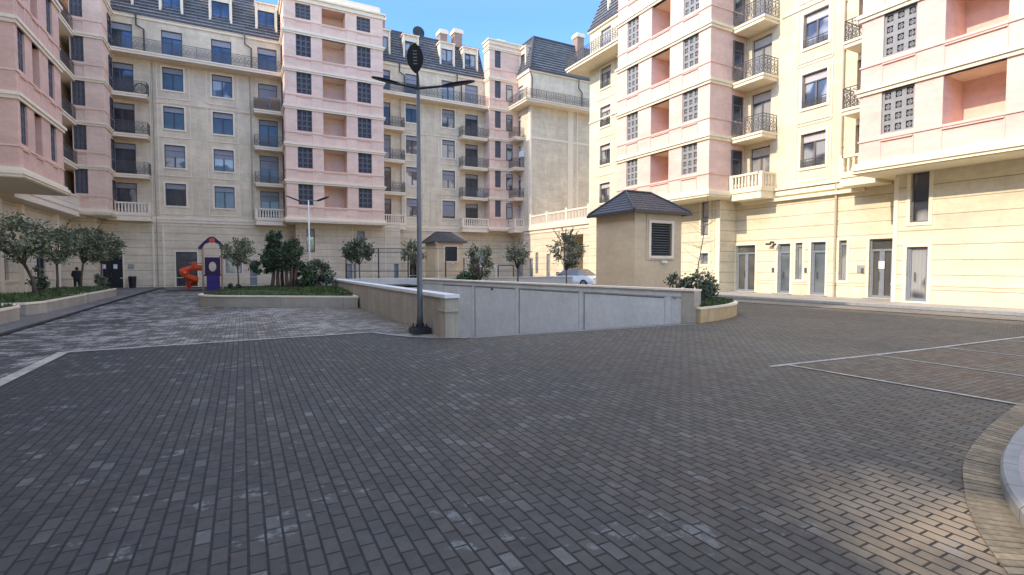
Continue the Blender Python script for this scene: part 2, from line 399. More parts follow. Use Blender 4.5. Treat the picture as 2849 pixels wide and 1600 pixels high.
def iron_panel(mb, f, u0, u1, d, z0, h):
    u0, u1 = min(u0, u1), max(u0, u1)
    f.box(mb, u0, u1, d - .02, d + .02, z0 + h - .035, z0 + h)
    f.box(mb, u0, u1, d - .012, d + .012, z0 + .05, z0 + .075)
    f.box(mb, u0, u1, d - .012, d + .012, z0 + h - .15, z0 + h - .13)
    n = max(1, round((u1 - u0) / .30)); w = (u1 - u0) / n; hh = h - .23
    for k in range(n + 1):
        u = u0 + k * w; t = .018 if k % 4 == 0 else .008
        f.box(mb, u - t, u + t, d - .012, d + .012, z0, z0 + h)
    for k in range(n):
        u = u0 + (k + .5) * w
        ring(mb, f, u, d, z0 + .08 + hh * .27, w * .47, hh * .26, .016)
        ring(mb, f, u, d, z0 + .08 + hh * .75, w * .47, hh * .24, .016)
        ring(mb, f, u, d, z0 + .08 + hh * .27, w * .2, hh * .11, .012, 6)
        ring(mb, f, u, d + .004, z0 + .08 + hh * .52, w * .3, hh * .3, .012, 6)
def side_f(f, u):   # facade at right angles through u on f
    return F('q' if f.a == 'p' else 'p', u, 1)
def balcony(parent, f, u0, u1, d1, z, stone_=False, left=True, right=True, h=1.0, th=.30, name='balcony'):
    """slab from the wall (d=0) out to d1, its top at z"""
    u0, u1 = min(u0, u1), max(u0, u1)
    mb = MB()
    f.box(mb, u0, u1, 0, d1, z - .12, z); f.box(mb, u0 + .06, u1 - .06, 0, d1 - .06, z - th, z - .12); 
    if stone_: f.box(mb, u0 + .02, u1 - .02, 0, d1 - .03, z - th - .22, z - th)
    o = mb.build(name, M['trim'], parent)
    r = MB(); di = d1 - .08
    c0, c1 = f.c, f.c + f.o * di
    if stone_:
        z1 = z + .95
        for (g, a, b, dd) in ([(f, u0 + .05, u1 - .05, di)] + ([(side_f(f, u0 + .1), min(c0, c1), max(c0, c1), 0)] if left else []) + ([(side_f(f, u1 - .1), min(c0, c1), max(c0, c1), 0)] if right else [])):
            g.box(r, a, b, dd - .09, dd + .09, z1 - .12, z1); g.box(r, a, b, dd - .08, dd + .08, z, z + .16)
            n = max(2, int((b - a) / .21))
            for k in range(n):
                u = a + (k + .5) * (b - a) / n
                g.box(r, u - .045, u + .045, dd - .045, dd + .045, z + .16, z1 - .12)
                g.box(r, u - .06, u + .06, dd - .06, dd + .06, z + .25, z + .42)
            for u in (a, b): g.box(r, u - .09, u + .09, dd - .095, dd + .095, z, z1 + .01)
        r.build('balustrade', M['trim'], o)
    else:
        iron_panel(r, f, u0 + .05, u1 - .05, di, z, h)
        if left: iron_panel(r, side_f(f, u0 + .06), min(c0, c1), max(c0, c1), 0, z, h)
        if right: iron_panel(r, side_f(f, u1 - .06), min(c0, c1), max(c0, c1), 0, z, h)
        r.build('railing', M['iron'], o)
    return o
def lattice(parent, f, u0, u1, z0, z1, d=0, cols=3, rows=4, light=True):
    u0, u1 = min(u0, u1), max(u0, u1); mb = MB(); dd = d - .14
    w = (u1 - u0) / cols; h = (z1 - z0) / rows; t = .085
    for k in range(cols + 1):
        c = u0 + k * w; f.box(mb, max(u0, c - t), min(u1, c + t), dd, dd + .06, z0, z1)
    for k in range(rows + 1):
        c = z0 + k * h; f.box(mb, u0, u1, dd, dd + .055, max(z0, c - t), min(z1, c + t))
    for i in range(cols):
        for j in range(rows):
            uc = u0 + (i + .5) * w; zc = z0 + (j + .5) * h; a = w * .17; b = h * .17; s = .022
            f.box(mb, uc - a, uc + a, dd, dd + .04, zc - b, zc - b + s); f.box(mb, uc - a, uc + a, dd, dd + .04, zc + b - s, zc + b)
            f.box(mb, uc - a, uc - a + s, dd, dd + .038, zc - b, zc + b); f.box(mb, uc + a - s, uc + a, dd, dd + .038, zc - b, zc + b)
            f.box(mb, u0 + i * w, u0 + (i + 1) * w, dd + .01, dd + .03, zc - .012, zc + .012)
            f.box(mb, uc - .012, uc + .012, dd + .01, dd + .028, z0 + j * h, z0 + (j + 1) * h)
    o = mb.build('lattice_screen', M['lat'], parent)
    g = MB(); g.face([f.pt(u0, dd - .05, z0), f.pt(u1, dd - .05, z0), f.pt(u1, dd - .05, z1), f.pt(u0, dd - .05, z1)])
    g.build('backing', M['latback'], o); return o
def loggia(parent, f, u0, u1, z0, z1, d=0, depth=1.6, door=True):
    u0, u1 = min(u0, u1), max(u0, u1); mb = MB(); P = f.pt; a = d - .2; b = d - depth
    x0, x1 = u0 - .0, u1 + .0; zz0 = z0 - .05; zz1 = z1 + .05
    mb.face([P(x0, b, zz0), P(x1, b, zz0), P(x1, b, zz1), P(x0, b, zz1)])
    mb.face([P(x0, a, zz0), P(x0, b, zz0), P(x0, b, zz1), P(x0, a, zz1)]); mb.face([P(x1, a, zz0), P(x1, b, zz0), P(x1, b, zz1), P(x1, a, zz1)])
    mb.face([P(x0, a, zz1), P(x1, a, zz1), P(x1, b, zz1), P(x0, b, zz1)]); mb.face([P(x0, a, zz0), P(x1, a, zz0), P(x1, b, zz0), P(x0, b, zz0)])
    o = mb.build('loggia', M['pink'], parent)
    if door:
        g = MB(); f.box(g, u1 - .8, u1 - .12, b + .01, b + .06, zz0, zz0 + .62 * (z1 - z0)); g.build('door', M['door'], o)
    return o
def band(parent, f, u0, u1, z0, z1, dp, d=0, mat='trim', name='cornice', ret=None):
    mb = MB(); h = z1 - z0
    f.box(mb, u0, u1, d - .02, d + dp, z0 + h * .55, z1); f.box(mb, u0, u1, d - .02, d + dp * .62, z0, z0 + h * .55)
    return mb.build(name, M[mat], parent)
def bay(parent, f, u0, u1, cols, CK, ztop, wd, kmin=0, kmax=6, last_open=True, sides=True, seedpanels=True):
    """pink projecting bay on front plane f (d=0 front, -wd back wall). cols: ('g'|'l', ua, ub)"""
    u0, u1 = min(u0, u1), max(u0, u1)
    holes = []; items = []
    for k in range(kmin, kmax + 1):
        c = CK(k); z0 = c + 1.2; z1 = CK(k + 1) - .2
        if z1 > ztop: z1 = ztop - .5
        if z1 - z0 < .6: continue
        for ty, a, b in cols:
            a, b = min(a, b), max(a, b)
            holes.append((a, b, z0 - (.0 if ty == 'g' else .1), z1)); items.append((ty, a, b, z0 - (.0 if ty == 'g' else .1), z1))
    mb = MB(); zb = CK(0) - .05
    f.wall(mb, u0, u1, zb, ztop, holes, .2)
    P = f.pt
    for u in (u0, u1): mb.face([P(u, 0, zb), P(u, -wd, zb), P(u, -wd, ztop), P(u, 0, ztop)])
    mb.face([P(u0, 0, ztop), P(u1, 0, ztop), P(u1, -wd, ztop), P(u0, -wd, ztop)])
    o = mb.build('bay', M['pink'], parent)
    s = MB(); s.face([P(u0 - .2, .2, zb - .28), P(u1 + .2, .2, zb - .28), P(u1 + .2, -wd, zb - .28), P(u0 - .2, -wd, zb - .28)])
    s.build('soffit', M['soffit'], o)
    for ty, a, b, z0, z1 in items:
        if ty == 'g': lattice(parent, f, a, b, z0, z1)
        else: loggia(parent, f, a, b, z0, z1, door=(f.c == 24.0 and b > 15))
    for k in range(kmin, kmax + 2):
        z = CK(k)
        if z > ztop + .1: break
        c = MB(); e = .14
        for (za, zz, dp) in ((z - .05, z + .10, .16), (z - .20, z - .05, .09)) if k else ((z - .04, z + .10, .12), (z - .20, z - .04, .2), (z - .36, z - .20, .13)):
            f.box(c, u0 - dp, u1 + dp, -wd, dp, za, zz)
        c.build('cornice', M['trim'], o)
        if z + 1.2 < ztop:   # sill line and panel joints
            t = MB(); zz = z + 1.03
            f.box(t, u0 - .04, u1 + .04, -wd, .05, zz - .035, zz + .035)
            for ty, a, b in cols:
                a, b = min(a, b), max(a, b)
                f.box(t, a, b, .002, .07, zz - .13, zz - .08)
                for u in (a, b): f.box(t, u - .02, u + .02, .001, .03, z + .1, zz - .15)
            t.build('sill_band', M['pinktrim'], o)
    c = MB(); f.box(c, u0 - .25, u1 + .25, -wd, .25, ztop - .02, ztop + .12); f.box(c, u0 - .12, u1 + .12, -wd, .12, ztop - .35, ztop - .02); c.build('parapet', M['trim'], o)
    return o
def surround(parent, f, u0, u1, z0, z1, w=.13, d=0, sill=True):
    mb = MB(); p = .035
    f.box(mb, u0 - w, u0, d, d + p, z0 - w, z1 + w); f.box(mb, u1, u1 + w, d, d + p, z0 - w, z1 + w)
    f.box(mb, u0, u1, d, d + p, z1, z1 + w); f.box(mb, u0, u1, d, d + p + (.03 if sill else 0), z0 - w, z0)
    return mb.build('window_surround', M['trim'], parent)
def pipe(parent, f, u, z0, z1, d=.12, r=.06, mat='pipe'):
    mb = MB(); mb.tube([f.pt(u, d, z0), f.pt(u, d, z1)], r, 7)
    k = z0 + 1.5
    while k < z1: f.box(mb, u - r * 1.4, u + r * 1.4, 0, d, k, k + .05); k += 2.4
    return mb.build('downpipe', M[mat], parent)
def slate_rows(mb, a, b, c, e, out, h=.34):
    a, b, c, e = map(Vector, (a, b, c, e)); n = max(3, round((e - a).length / h)); nr = (b - a).cross(e - a).normalized()
    if nr.z < 0: nr = -nr
    for k in range(n):
        t0, t1 = k / n, (k + 1) / n; p0, p1, p2, p3 = a.lerp(e, t0) + nr * .075, b.lerp(c, t0) + nr * .075, b.lerp(c, t1) + nr * .0, a.lerp(e, t1) + nr * .0
        mb.face([p0, p1, p2, p3]); mb.face([a.lerp(e, t0), b.lerp(c, t0), p1, p0])
        q0, q1 = p0.lerp(p3, .16) + nr * .004, p1.lerp(p2, .16) + nr * .004; mb.face([p0 + nr * .004, p1 + nr * .004, q1, q0], 1)
def mansard(parent, f, u0, u1, z0, z1, back, d=0, top=8, e0=0, e1=0):
    mb = MB(); P = f.pt
    slate_rows(mb, P(u0, d + .1, z0), P(u1, d + .1, z0), P(u1 - e1, d - back, z1), P(u0 + e0, d - back, z1), (0, 0, 0))
    for u, e in ((u0, e0), (u1, -e1)): mb.face([P(u, d + .1, z0), P(u + e, d - back, z1), P(u + e, d - top, z1), P(u, d - top, z0)])
    o = mb.build('mansard_roof', [M['slate'], M['slatel']], parent)
    c = MB(); 
    c.face([P(u0 + e0, d - back, z1), P(u1 - e1, d - back, z1), P(u1 - e1, d - top, z1), P(u0 + e0, d - top, z1)])
    f.box(c, u0 + e0 - .05, u1 - e1 + .05, d - back - .1, d - back + .12, z1 - .12, z1 + .08)
    f.box(c, u0 - .05, u1 + .05, d - .05, d + .22, z0 - .16, z0 + .02)
    c.build('roof_edge', M['dpipe'], o); return o
def dormer(parent, f, u0, u1, z0, z1, back, dr, style='dark'):
    """window box in the mansard; face at d=-.35"""
    P = f.pt; a = -.30; mb = MB(); w = .16
    f.wall(mb, u0 - w, u1 + w, z0, z1 + .55, [(u0, u1, z0 + .1, z1)], .15, d=a)
    for u in (u0 - w, u1 + w): mb.face([P(u, a, z0), P(u, a, z1 + .55), P(u, a - dr, z1 + .55), P(u, a - .1, z0)])
    f.box(mb, u0 - w - .12, u1 + w + .12, a - dr, a + .2, z1 + .55, z1 + .67)
    f.box(mb, u0 - w - .06, u0 - w + .10, a + .0, a + .12, z0, z1 + .55); f.box(mb, u1 + w - .10, u1 + w + .06, a + .0, a + .12, z0, z1 + .55)
    o = mb.build('dormer', M['trim'], parent)
    # its window
    t = .06; m2 = MB(); dd = a - .14
    f.box(m2, u0, u0 + t, dd, dd + .07, z0 + .1, z1); f.box(m2, u1 - t, u1, dd, dd + .07, z0 + .1, z1)
    f.box(m2, u0 + t, u1 - t, dd, dd + .07, z1 - t, z1); f.box(m2, (u0 + u1) / 2 - .04, (u0 + u1) / 2 + .04, dd, dd + .072, z0 + .1, z1 - t)
    m2.box(*(lambda A, B: (A[0], B[0], A[1], B[1], A[2], B[2]))(P(u0 + t, dd - .02, z0 + .1), P(u1 - t, dd + .01, z1 - t)), mi=1)
    m2.build('window', [M['frame'], M['glassb'] if style == 'blue' else M['glassc']], o); return o
def grooves(f, u0, u1, z0, z1):   # four thin sunk joints making a panel
    return []
def chimney(parent, x, y, z0, z1, w=.9, l=1.1):
    mb = MB(); mb.box(x - w / 2, x + w / 2, y - l / 2, y + l / 2, z0, z1 - .45)
    o = mb.build('chimney', M['brickred'], parent)
    c = MB(); c.box(x - w / 2 - .1, x + w / 2 + .1, y - l / 2 - .1, y + l / 2 + .1, z1 - .45, z1 - .1)
    c.box(x - w / 2 - .04, x + w / 2 + .04, y - l / 2 - .04, y + l / 2 + .04, z1 - .1, z1); c.build('chimney_cap', M['trim'], o); return o

# ================================================================== BACK BUILDING (plane q = 51.8, out = -q)
CL = lambda k: 5.95 + 3.2 * k
bk = thing('apartment_building', (7, 56, 0), 'cream and pink mansard apartment block across the back of the courtyard', 'apartment building')
fl = F('q', 51.8, -1)
PL0, PL1 = -11.4, 27.3
wins = {'B': (-5.55, -4.08), 'C': (-1.98, -.45), 'F': (15.05, 16.45), 'G': (18.95, 20.4)}
doors = {'A': (-9.1, -7.5), 'D': (1.6, 3.15), 'E': (12.3, 13.5), 'H': (21.6, 23.1)}
holes = []
for k in range(4):
    for a, b in wins.values(): holes.append((a, b, CL(k) + .93, CL(k) + 2.8))
    for a, b in doors.values(): holes.append((a, b, CL(k) + .05, CL(k) + 2.62))
for a, b in list(wins.values()) + list(doors.values()): holes.append((a, b, 19.0, 21.35))
mb = MB(); fl.wall(mb, PL0, PL1, 5.9, 22.25, holes, .2)
# shallow panel joints (sunk lines drawn as real 2 cm fillets)
mb.build('upper_wall', M['stone'], bk)
gh = {'door_double': (-10.35, -8.6, .02, 3.0), 'entrance': (-4.95, -3.4, .05, 3.0), 'wide_window': (-1.28, .0, 1.15, 2.85), 'blue_door': (.62, 1.2, .05, 2.3),
      'gdoor': (15.35, 16.1, .05, 2.5), 'gdoor2': (18.3, 19.5, .05, 2.6), 'tallw': (20.9, 21.5, .9, 2.6)}
mb = MB(); fl.wall(mb, PL0, PL1, 0, 5.9, list(gh.values()), .2); mb.build('ground_floor_wall', M['low'], bk)
sty = lambda k: 'blue' if k == 4 else 'dark'
for k in range(4):
    for n, (a, b) in wins.items():
        window(bk, fl, a, b, CL(k) + .93, CL(k) + 2.8, style='dark'); surround(bk, fl, a, b, CL(k) + .93, CL(k) + 2.8)
    for n, (a, b) in doors.items(): window(bk, fl, a, b, CL(k) + .05, CL(k) + 2.62, style='dark' if k < 3 or n != 'A' else 'blue', name='balcony_door', tr=.17)
for n, (a, b) in list(wins.items()) + list(doors.items()):
    window(bk, fl, a, b, 19.0, 21.35, style='blue' if b < 4 else 'dark', name='balcony_door', tr=.22)
# thin raised mouldings that frame the window columns
t = MB()
for a, b in wins.values():
    for u in (a - .42, b + .42):
        for k in range(4): fl.box(t, u - .03, u + .03, -.01, .04, CL(k) + .25, CL(k) + 3.0)
    for k in range(4): fl.box(t, a - .42, b + .42, -.01, .045, CL(k) + .2, CL(k) + .26)
for u in (-6.45, -6.3, -5.95, .85, 14.62, 17.7, 20.9):
    fl.box(t, u - .02, u + .02, -.01, .05, 6.0, 18.6)
fl.box(t, -6.4, 3.5, -.01, .06, CL(2) + 3.05, CL(2) + 3.11); fl.box(t, -6.4, 3.5, -.01, .06, CL(2) + 2.95, CL(2) + 2.99)
fl.box(t, 13.0, 22, -.01, .06, CL(2) + 3.05, CL(2) + 3.11)
t.build_each('wall_moulding', M['trim'], bk)
band(bk, fl, -8.8, 27.3, 5.45, 5.9, .14); band(bk, fl, -8.8, 4.3, 5.18, 5.26, .06); band(bk, fl, -8.8, 27.3, .78, .84, .03)
band(bk, fl, -8.8, 27.3, 21.9, 22.25, .18)
# lower pilasters
t = MB()
for u in (-6.5, -5.8): fl.box(t, u - .06, u + .06, -.01, .08, 0, 5.2)
t.build_each('pilaster', M['trim'], bk)
for k in range(4):
    balcony(bk, fl, -9.35, -6.45, 1.25, CL(k), stone_=(k == 0))
    balcony(bk, fl, 1.15, 3.65, 1.25, CL(k), stone_=(k == 0), right=False)
    balcony(bk, fl, 12.1, 14.65, 1.25, CL(k), stone_=(k == 0), left=False)
    balcony(bk, fl, 20.75, 23.85, 1.25, CL(k), stone_=(k == 0), right=False)
balcony(bk, fl, -9.0, 3.6, 1.25, 18.97, right=False, left=False, name='long_balcony')
balcony(bk, fl, 12.0, 23.85, 1.25, 18.97, right=False, left=False, name='long_balcony')
mb = MB()
fl.box(mb, 1.25, 2.3, 1.02, 1.06, CL(3) + .05, CL(3) + .95); fl.box(mb, 2.5, 3.3, .98, 1.02, CL(3) + .05, CL(3) + 1.2); mb.build_each('reed_screen', plain('reed_mat', (.42, .27, .17), .9, .25, 14), bk)
mb = MB(); fl.box(mb, -8.6, -7.4, .35, .95, CL(1) + .02, CL(1) + .4); mb.build('bench', M['black'], bk)
mb = MB(); mb.tube([fl.pt(-6.95 + .42 * math.cos(a * .3927), .8, CL(3) + .5 + .42 * math.sin(a * .3927)) for a in range(17)], .04, 6); mb.build('hanging_hoop', M['black'], bk)
for (u, k) in ((12.45, 2), (22.9, 1)):
    mb = MB(); fl.box(mb, u, u + .75, .05, .38, CL(k) + .25, CL(k) + .8); mb.build('air_conditioner', M['white'], bk)
# mansard, dormers
mansard(bk, fl, -12, 3.6, 22.3, 26.0, 1.6); mansard(bk, fl, 11.9, 23.9, 22.3, 26.0, 1.6)
for n, (a, b) in list(wins.items()) + list(doors.items()): dormer(bk, fl, a + .1, b - .1, 22.35, 24.75, 1.6, 1.1, 'blue' if b < 4 else 'dark')
for u in (-7.2, .6, 14.4, 20.6):   # pipes with a jog under the eave
    mb = MB(); z = 22.2
    mb.tube([fl.pt(u - .0, .25, z), fl.pt(u, .22, z - .9), fl.pt(u + .5, .2, z - 1.15), fl.pt(u + .5, .18, 19.0)], .07, 6); mb.build('downpipe', M['dpipe'], bk)
pipe(bk, fl, -6.2, 0, 18.6, .1, .05); pipe(bk, fl, .95, 6, 18.6, .1, .045); pipe(bk, fl, 14.5, 6, 18.6, .1, .045); pipe(bk, fl, 13.95, 0, 5.2, .5, .09)
# ground floor fittings
def door_leaf(parent, f, u0, u1, z0, z1, d=-.18, mat='frame', split=True, glassm=None, notices=()):
    mb = MB(); u0, u1 = min(u0, u1), max(u0, u1)
    t = .07
    f.box(mb, u0, u0 + t, d, d + .1, z0, z1); f.box(mb, u1 - t, u1, d, d + .1, z0, z1); f.box(mb, u0 + t, u1 - t, d, d + .1, z1 - t, z1)
    zt = z0 + 2.25 if z1 - z0 > 2.6 else z1 - t
    if zt < z1 - t: f.box(mb, u0 + t, u1 - t, d, d + .1, zt, zt + .1)
    if split: f.box(mb, (u0 + u1) / 2 - .06, (u0 + u1) / 2 + .06, d, d + .085, z0, zt)
    if glassm:
        for a, b in (((u0 + t, (u0 + u1) / 2 - .06), ((u0 + u1) / 2 + .06, u1 - t)) if split else ((u0 + t, u1 - t),)):
            f.box(mb, a, a + .05, d, d + .08, z0, zt); f.box(mb, b - .05, b, d, d + .08, z0, zt); f.box(mb, a, b, d, d + .082, z0, z0 + .12)
    o = mb.build('door', M[mat], parent)
    g = MB(); e = d + .03
    g.face([f.pt(u0 + t, e, z0), f.pt(u1 - t, e, z0), f.pt(u1 - t, e, z1 - t), f.pt(u0 + t, e, z1 - t)])
    g.build('pane' if glassm else 'door_panel', M[glassm or mat], o)
    h = MB(); c = (u0 + u1) / 2
    f.box(h, c + .09, c + .12, d + .1, d + .15, z0 + .85, z0 + 1.25); h.build('handle', M['steel'], o)
    for (u, z) in notices:
        n = MB(); f.box(n, u - .13, u + .13, d + .10, d + .105, z - .18, z + .18); n.build('paper_notice', M['paper'], o)
    return o
a = gh['door_double']; door_leaf(bk, fl, *a, mat='black', notices=((-9.85, 1.75), (-9.1, 1.75)))
a = gh['entrance']; door_leaf(bk, fl, *a, mat='frame', glassm='glass')
a = gh['wide_window']; window(bk, fl, *a, style='grey', mull=0, tr=.3)
a = gh['blue_door']; door_leaf(bk, fl, *a, mat='gframe', split=False)
a = gh['gdoor']; door_leaf(bk, fl, *a, mat='black', split=False); a = gh['gdoor2']; door_leaf(bk, fl, *a, mat='gframe', glassm='glassl')
a = gh['tallw']; window(bk, fl, *a, style='grey', mull=0)
for k in ('entrance', 'wide_window', 'door_double'): surround(bk, fl, *gh[k], w=.1, sill=False)
mb = MB(); fl.box(mb, -8.25, -7.85, 0, .04, 1.55, 1.95); mb.build('plaque', M['plaque'], bk)
# block under the middle bay
fb = F('q', 50.0, -1)
lh = [(5.25, 5.95, 3.05, 5.15), (5.25, 5.95, .9, 2.2), (9.75, 10.45, 2.6, 5.1), (8.6, 9.6, .05, 2.0), (13.25, 13.7, .05, 2.0)]
mb = MB(); fb.wall(mb, 4.35, 13.9, 0, 5.9, lh, .25)
for u in (4.35, 13.9): mb.face([fb.pt(u, 0, 0), fb.pt(u, -1.8, 0), fb.pt(u, -1.8, 5.9), fb.pt(u, 0, 5.9)])
mb.build('bay_base_wall', M['low'], bk)
for a in lh[:3]: window(bk, fb, *a, style='warm', mull=0, tr=.3)
door_leaf(bk, fb, *lh[3], mat='gframe', glassm='glassl'); door_leaf(bk, fb, *lh[4], mat='gframe', split=False)
band(bk, fb, 4.3, 13.95, 5.5, 5.6, .06)
mb = MB()
for u in (4.75, 9.3, 11.2, 12.4): fb.box(mb, u - .035, u + .035, -.01, .05, 0, 5.5)
mb.build_each('pilaster', M['trim'], bk)
# middle bay
fm = F('q', 48.4, -1)
bay(bk, fm, 3.53, 11.97, [('g', 4.48, 5.7), ('l', 6.63, 8.63), ('g', 9.61, 10.84)], CL, 24.9, 3.4, kmax=5)
mb = MB(); mb.box(3.6, 11.9, 49, 54, 24.95, 25.9); mb.build('roof_housing', M['trim'], bk)
chimney(bk, 8.2, 50.2, 24.9, 26.9); chimney(bk, 12.9, 53.2, 25.5, 27.0, .7, 1.2)
# corner bay
bay(bk, fm, -10.75, -8.85, [('g', -10.7, -9.95)], CL, 24.9, 3.4, kmax=5)
fs = F('p', -8.85, 1)
for k in range(5):
    z = CL(k); window(bk, fs, 50.3, 51.2, z + .3, z + 2.6, d=.03, rec=.02, mull=0, style='dark', box_=False)
    fs2 = F('p', 3.53, -1); window(bk, fs2, 50.3, 51.2, z + .3, z + 2.6, d=.03, rec=.02, mull=0, style='dark', box_=False)
mb = MB(); fc = F('q', 50.1, -1); fc.wall(mb, -11.4, -9.9, 0, 5.9); mb.face([(-9.9, 50.1, 0), (-9.9, 51.8, 0), (-9.9, 51.8, 5.9), (-9.9, 50.1, 5.9)]); mb.build('bay_base_wall', M['low'], bk)
# tower at the right
ft = F('q', 50.4, -1)
bay(bk, ft, 23.85, 27.6, [('g', 24.5, 25.2)], CL, 25.9, 1.4, kmax=5)
for k in range(5):
    window(bk, ft, 25.85, 26.6, CL(k) + 1.0, CL(k) + 2.75, d=.03, rec=.02, mull=0, style='warm')
chimney(bk, 26.3, 53, 25.9, 27.2)
# satellite dish and roof chimneys
chimney(bk, 19.7, 53.6, 25.6, 27.2, .8, 1); chimney(bk, 21.3, 53.4, 25.6, 27.5, .9, 1)
mb = MB(); n = 16
for j in range(5):
    r0, r1 = .13 * j, .13 * (j + 1)
    for i in range(n):
        a0, a1 = 2 * math.pi * i / n, 2 * math.pi * (i + 1) / n
        mb.face([(17.0 + r * math.cos(a), 53.4 - .25 * (.65 - r) * (1 + .0) + r * r * .0, 26.45 + r * math.sin(a)) for r, a in ((r0, a0), (r1, a0), (r1, a1), (r0, a1))][:4] if j else [(17.0 + r * math.cos(a), 53.4 - .25 * (.65 - r), 26.45 + r * math.sin(a)) for r, a in ((0, 0), (r1, a0), (r1, a1))])
mb.tube([(17, 53.2, 25.5), (17, 53.2, 26.45)], .06, 6); mb.tube([(17, 53.1, 26.4), (17, 52.8, 26.3)], .03, 5)
tag(mb.build('satellite_dish', M['black'], None, smooth=True), 'dark round satellite dish on the mansard roof ridge behind the lamp', 'satellite dish')
# body behind
mb = MB(); mb.box(-14, 27.4, 52.1, 62, 0, 22.2); mb.build('building_core', M['stone'], bk)

# ================================================================== CORNER BUILDING (shaded blank wall) p = 27.3
cb = thing('apartment_building', (34, 52, 0), 'cream corner block with a tall blank wall, slate mansard and balustraded terrace', 'apartment building')
CB = lambda k: 5.95 + 3.25 * k
fp = F('p', 27.3, -1); fq = F('q', 47.6, -1)
hs = [(49.7, 50.9, CB(k) + .05, CB(k) + 2.5) for k in range(4)] + [(49.2, 50.9, 19.2, 21.4)]
mb = MB(); fp.wall(mb, 47.6, 51.9, 5.9, 22.6, hs, .2); fq.wall(mb, 27.3, 42, 5.9, 22.6); mb.build('upper_wall', M['stone'], cb)
for h in hs: window(cb, fp, *h, style='light', name='balcony_door', tr=.17)
mb = MB(); gl = (38.0, 41.2, 0, 4.7, 3.5, 1)
g2 = [(45.9, 46.5, 1.0, 3.2), (43.6, 44.3, .3, 3.0), (41.9, 42.5, .4, 1.2), (47.0, 47.8, .2, 2.6), (49.2, 50.4, .1, 2.7)]
fp.wall(mb, 36.9, 51.9, 0, 5.9, [gl] + g2, .2); mb.face([(27.3, 36.9, 5.9), (27.3, 47.6, 5.9), (42, 47.6, 5.9), (42, 36.9, 5.9)]); mb.build('ground_floor_wall', M['low'], cb)
for a in g2: window(cb, fp, *a, style='grey', mull=0)
t = MB(); fp.box(t, 36.9, 51.9, 0, .16, 5.55, 5.95); fp.box(t, 36.9, 51.9, 0, .07, 5.2, 5.4); t.build('cornice', M['trim'], cb)
t = MB(); fp.box(t, 47.6, 48.0, 0, .03, 6, 22.2); fq.box(t, 27.5, 42, 0, .05, 15.3, 15.55); fq.box(t, 32.05, 32.75, 0, .06, 6, 19); fq.box(t, 33.2, 33.35, 0, .08, 6, 19); fq.box(t, 27.34, 27.45, 0, .04, 6, 22.2)
fp.box(t, 47.6, 51.9, 0, .14, 22.3, 22.6); fq.box(t, 27.3, 42, 0, .14, 22.3, 22.6); t.build_each('wall_moulding', M['trim'], cb)
for k in range(4): balcony(cb, fp, 48.9, 51.3, 1.2, CB(k), stone_=(k == 0), right=False)
# wrap-around long balcony
mb = MB(); mb.box(26.1, 42, 46.4, 47.6, 19.0, 19.12); mb.box(26.1, 27.3, 47.6, 51.8, 19.0, 19.12); mb.box(26.2, 42, 46.5, 47.6, 18.8, 19.0); mb.box(26.2, 27.3, 47.6, 51.8, 18.8, 19.0)
o = mb.build('long_balcony', M['trim'], cb)
r = MB(); iron_panel(r, F('q', 46.5, -1), 26.2, 41.5, 0, 19.12, 1.0); iron_panel(r, F('p', 26.2, -1), 46.5, 51.6, 0, 19.12, 1.0); r.build('railing', M['iron'], o)
# hipped mansard
mb = MB()
slate_rows(mb, (27.2, 47.5, 22.6), (44, 47.5, 22.6), (44, 49.0, 26.6), (28.5, 49.0, 26.6), 0); slate_rows(mb, (27.2, 56, 22.6), (27.2, 47.5, 22.6), (28.5, 49.0, 26.6), (28.5, 56, 26.6), 0)
mb.face([(28.5, 49, 26.6), (44, 49, 26.6), (44, 56, 26.6), (28.5, 56, 26.6)])
o = mb.build('mansard_roof', [M['slate'], M['slatel']], cb)
c = MB(); c.tube([(27.15, 47.45, 22.6), (28.45, 48.95, 26.65)], .12, 6); c.box(28.4, 44, 48.9, 49.05, 26.55, 26.72); c.box(28.38, 28.55, 49.05, 56, 26.55, 26.7); c.box(27.1, 44, 47.35, 47.5, 22.45, 22.62); c.build('roof_edge', M['dpipe'], o)
dormer(cb, fp, 49.2, 50.3, 22.65, 24.9, 1.3, 1.0); dormer(cb, fp, 51.2, 52.2, 22.65, 24.9, 1.3, 1.0)
chimney(cb, 34.3, 48.9, 24.2, 28.0, .9, .9); chimney(cb, 37.5, 50, 26.5, 28.4, .7, .7)
mb = MB(); mb.tube([(33.3, 47.3, 22.5), (33.3, 47.35, 21.4), (33.8, 47.42, 21.0), (33.8, 47.45, 19.1)], .07, 6); mb.build('downpipe', M['dpipe'], cb)
mb = MB(); mb.tube([(27.15, 47.5, 22.4), (27.4, 47.4, 21.6), (27.4, 47.5, 19.1)], .06, 6); mb.build('downpipe', M['dpipe'], cb)
# terrace balustrade over the podium
r = MB(); z = 5.95
g = F('p', 27.3, -1)
g.box(r, 36.9, 47.6, -.1, .1, z, z + .2); g.box(r, 36.9, 47.6, -.1, .1, z + 1.0, z + 1.15)
for u in (37.1, 40.6, 44.1, 47.4): g.box(r, u - .16, u + .16, -.14, .14, z, z + 1.35)
for k in range(44):
    u = 37.3 + k * .235; g.box(r, u - .05, u + .05, -.05, .05, z + .2, z + 1.0)
r.build('balustrade', M['trim'], cb)
mb = MB(); mb.box(27.6, 42, 48.0, 60, 5.9, 22.5); mb.build('building_core', M['stone'], cb)
mb = MB(); mb.box(26.95, 27.25, 48.85, 49.5, 13.6, 14.25); mb.build('air_conditioner', M['white'], cb)

_M = dict(M); M['trim'], M['stone'], M['low'], M['pink'], M['pinktrim'] = M['trimr'], M['stoner'], M['lowr'], M['peach'], M['peachtrim']; M['lat'], M['latback'], M['frame'] = M['latl'], M['latlb'], M['bframe']
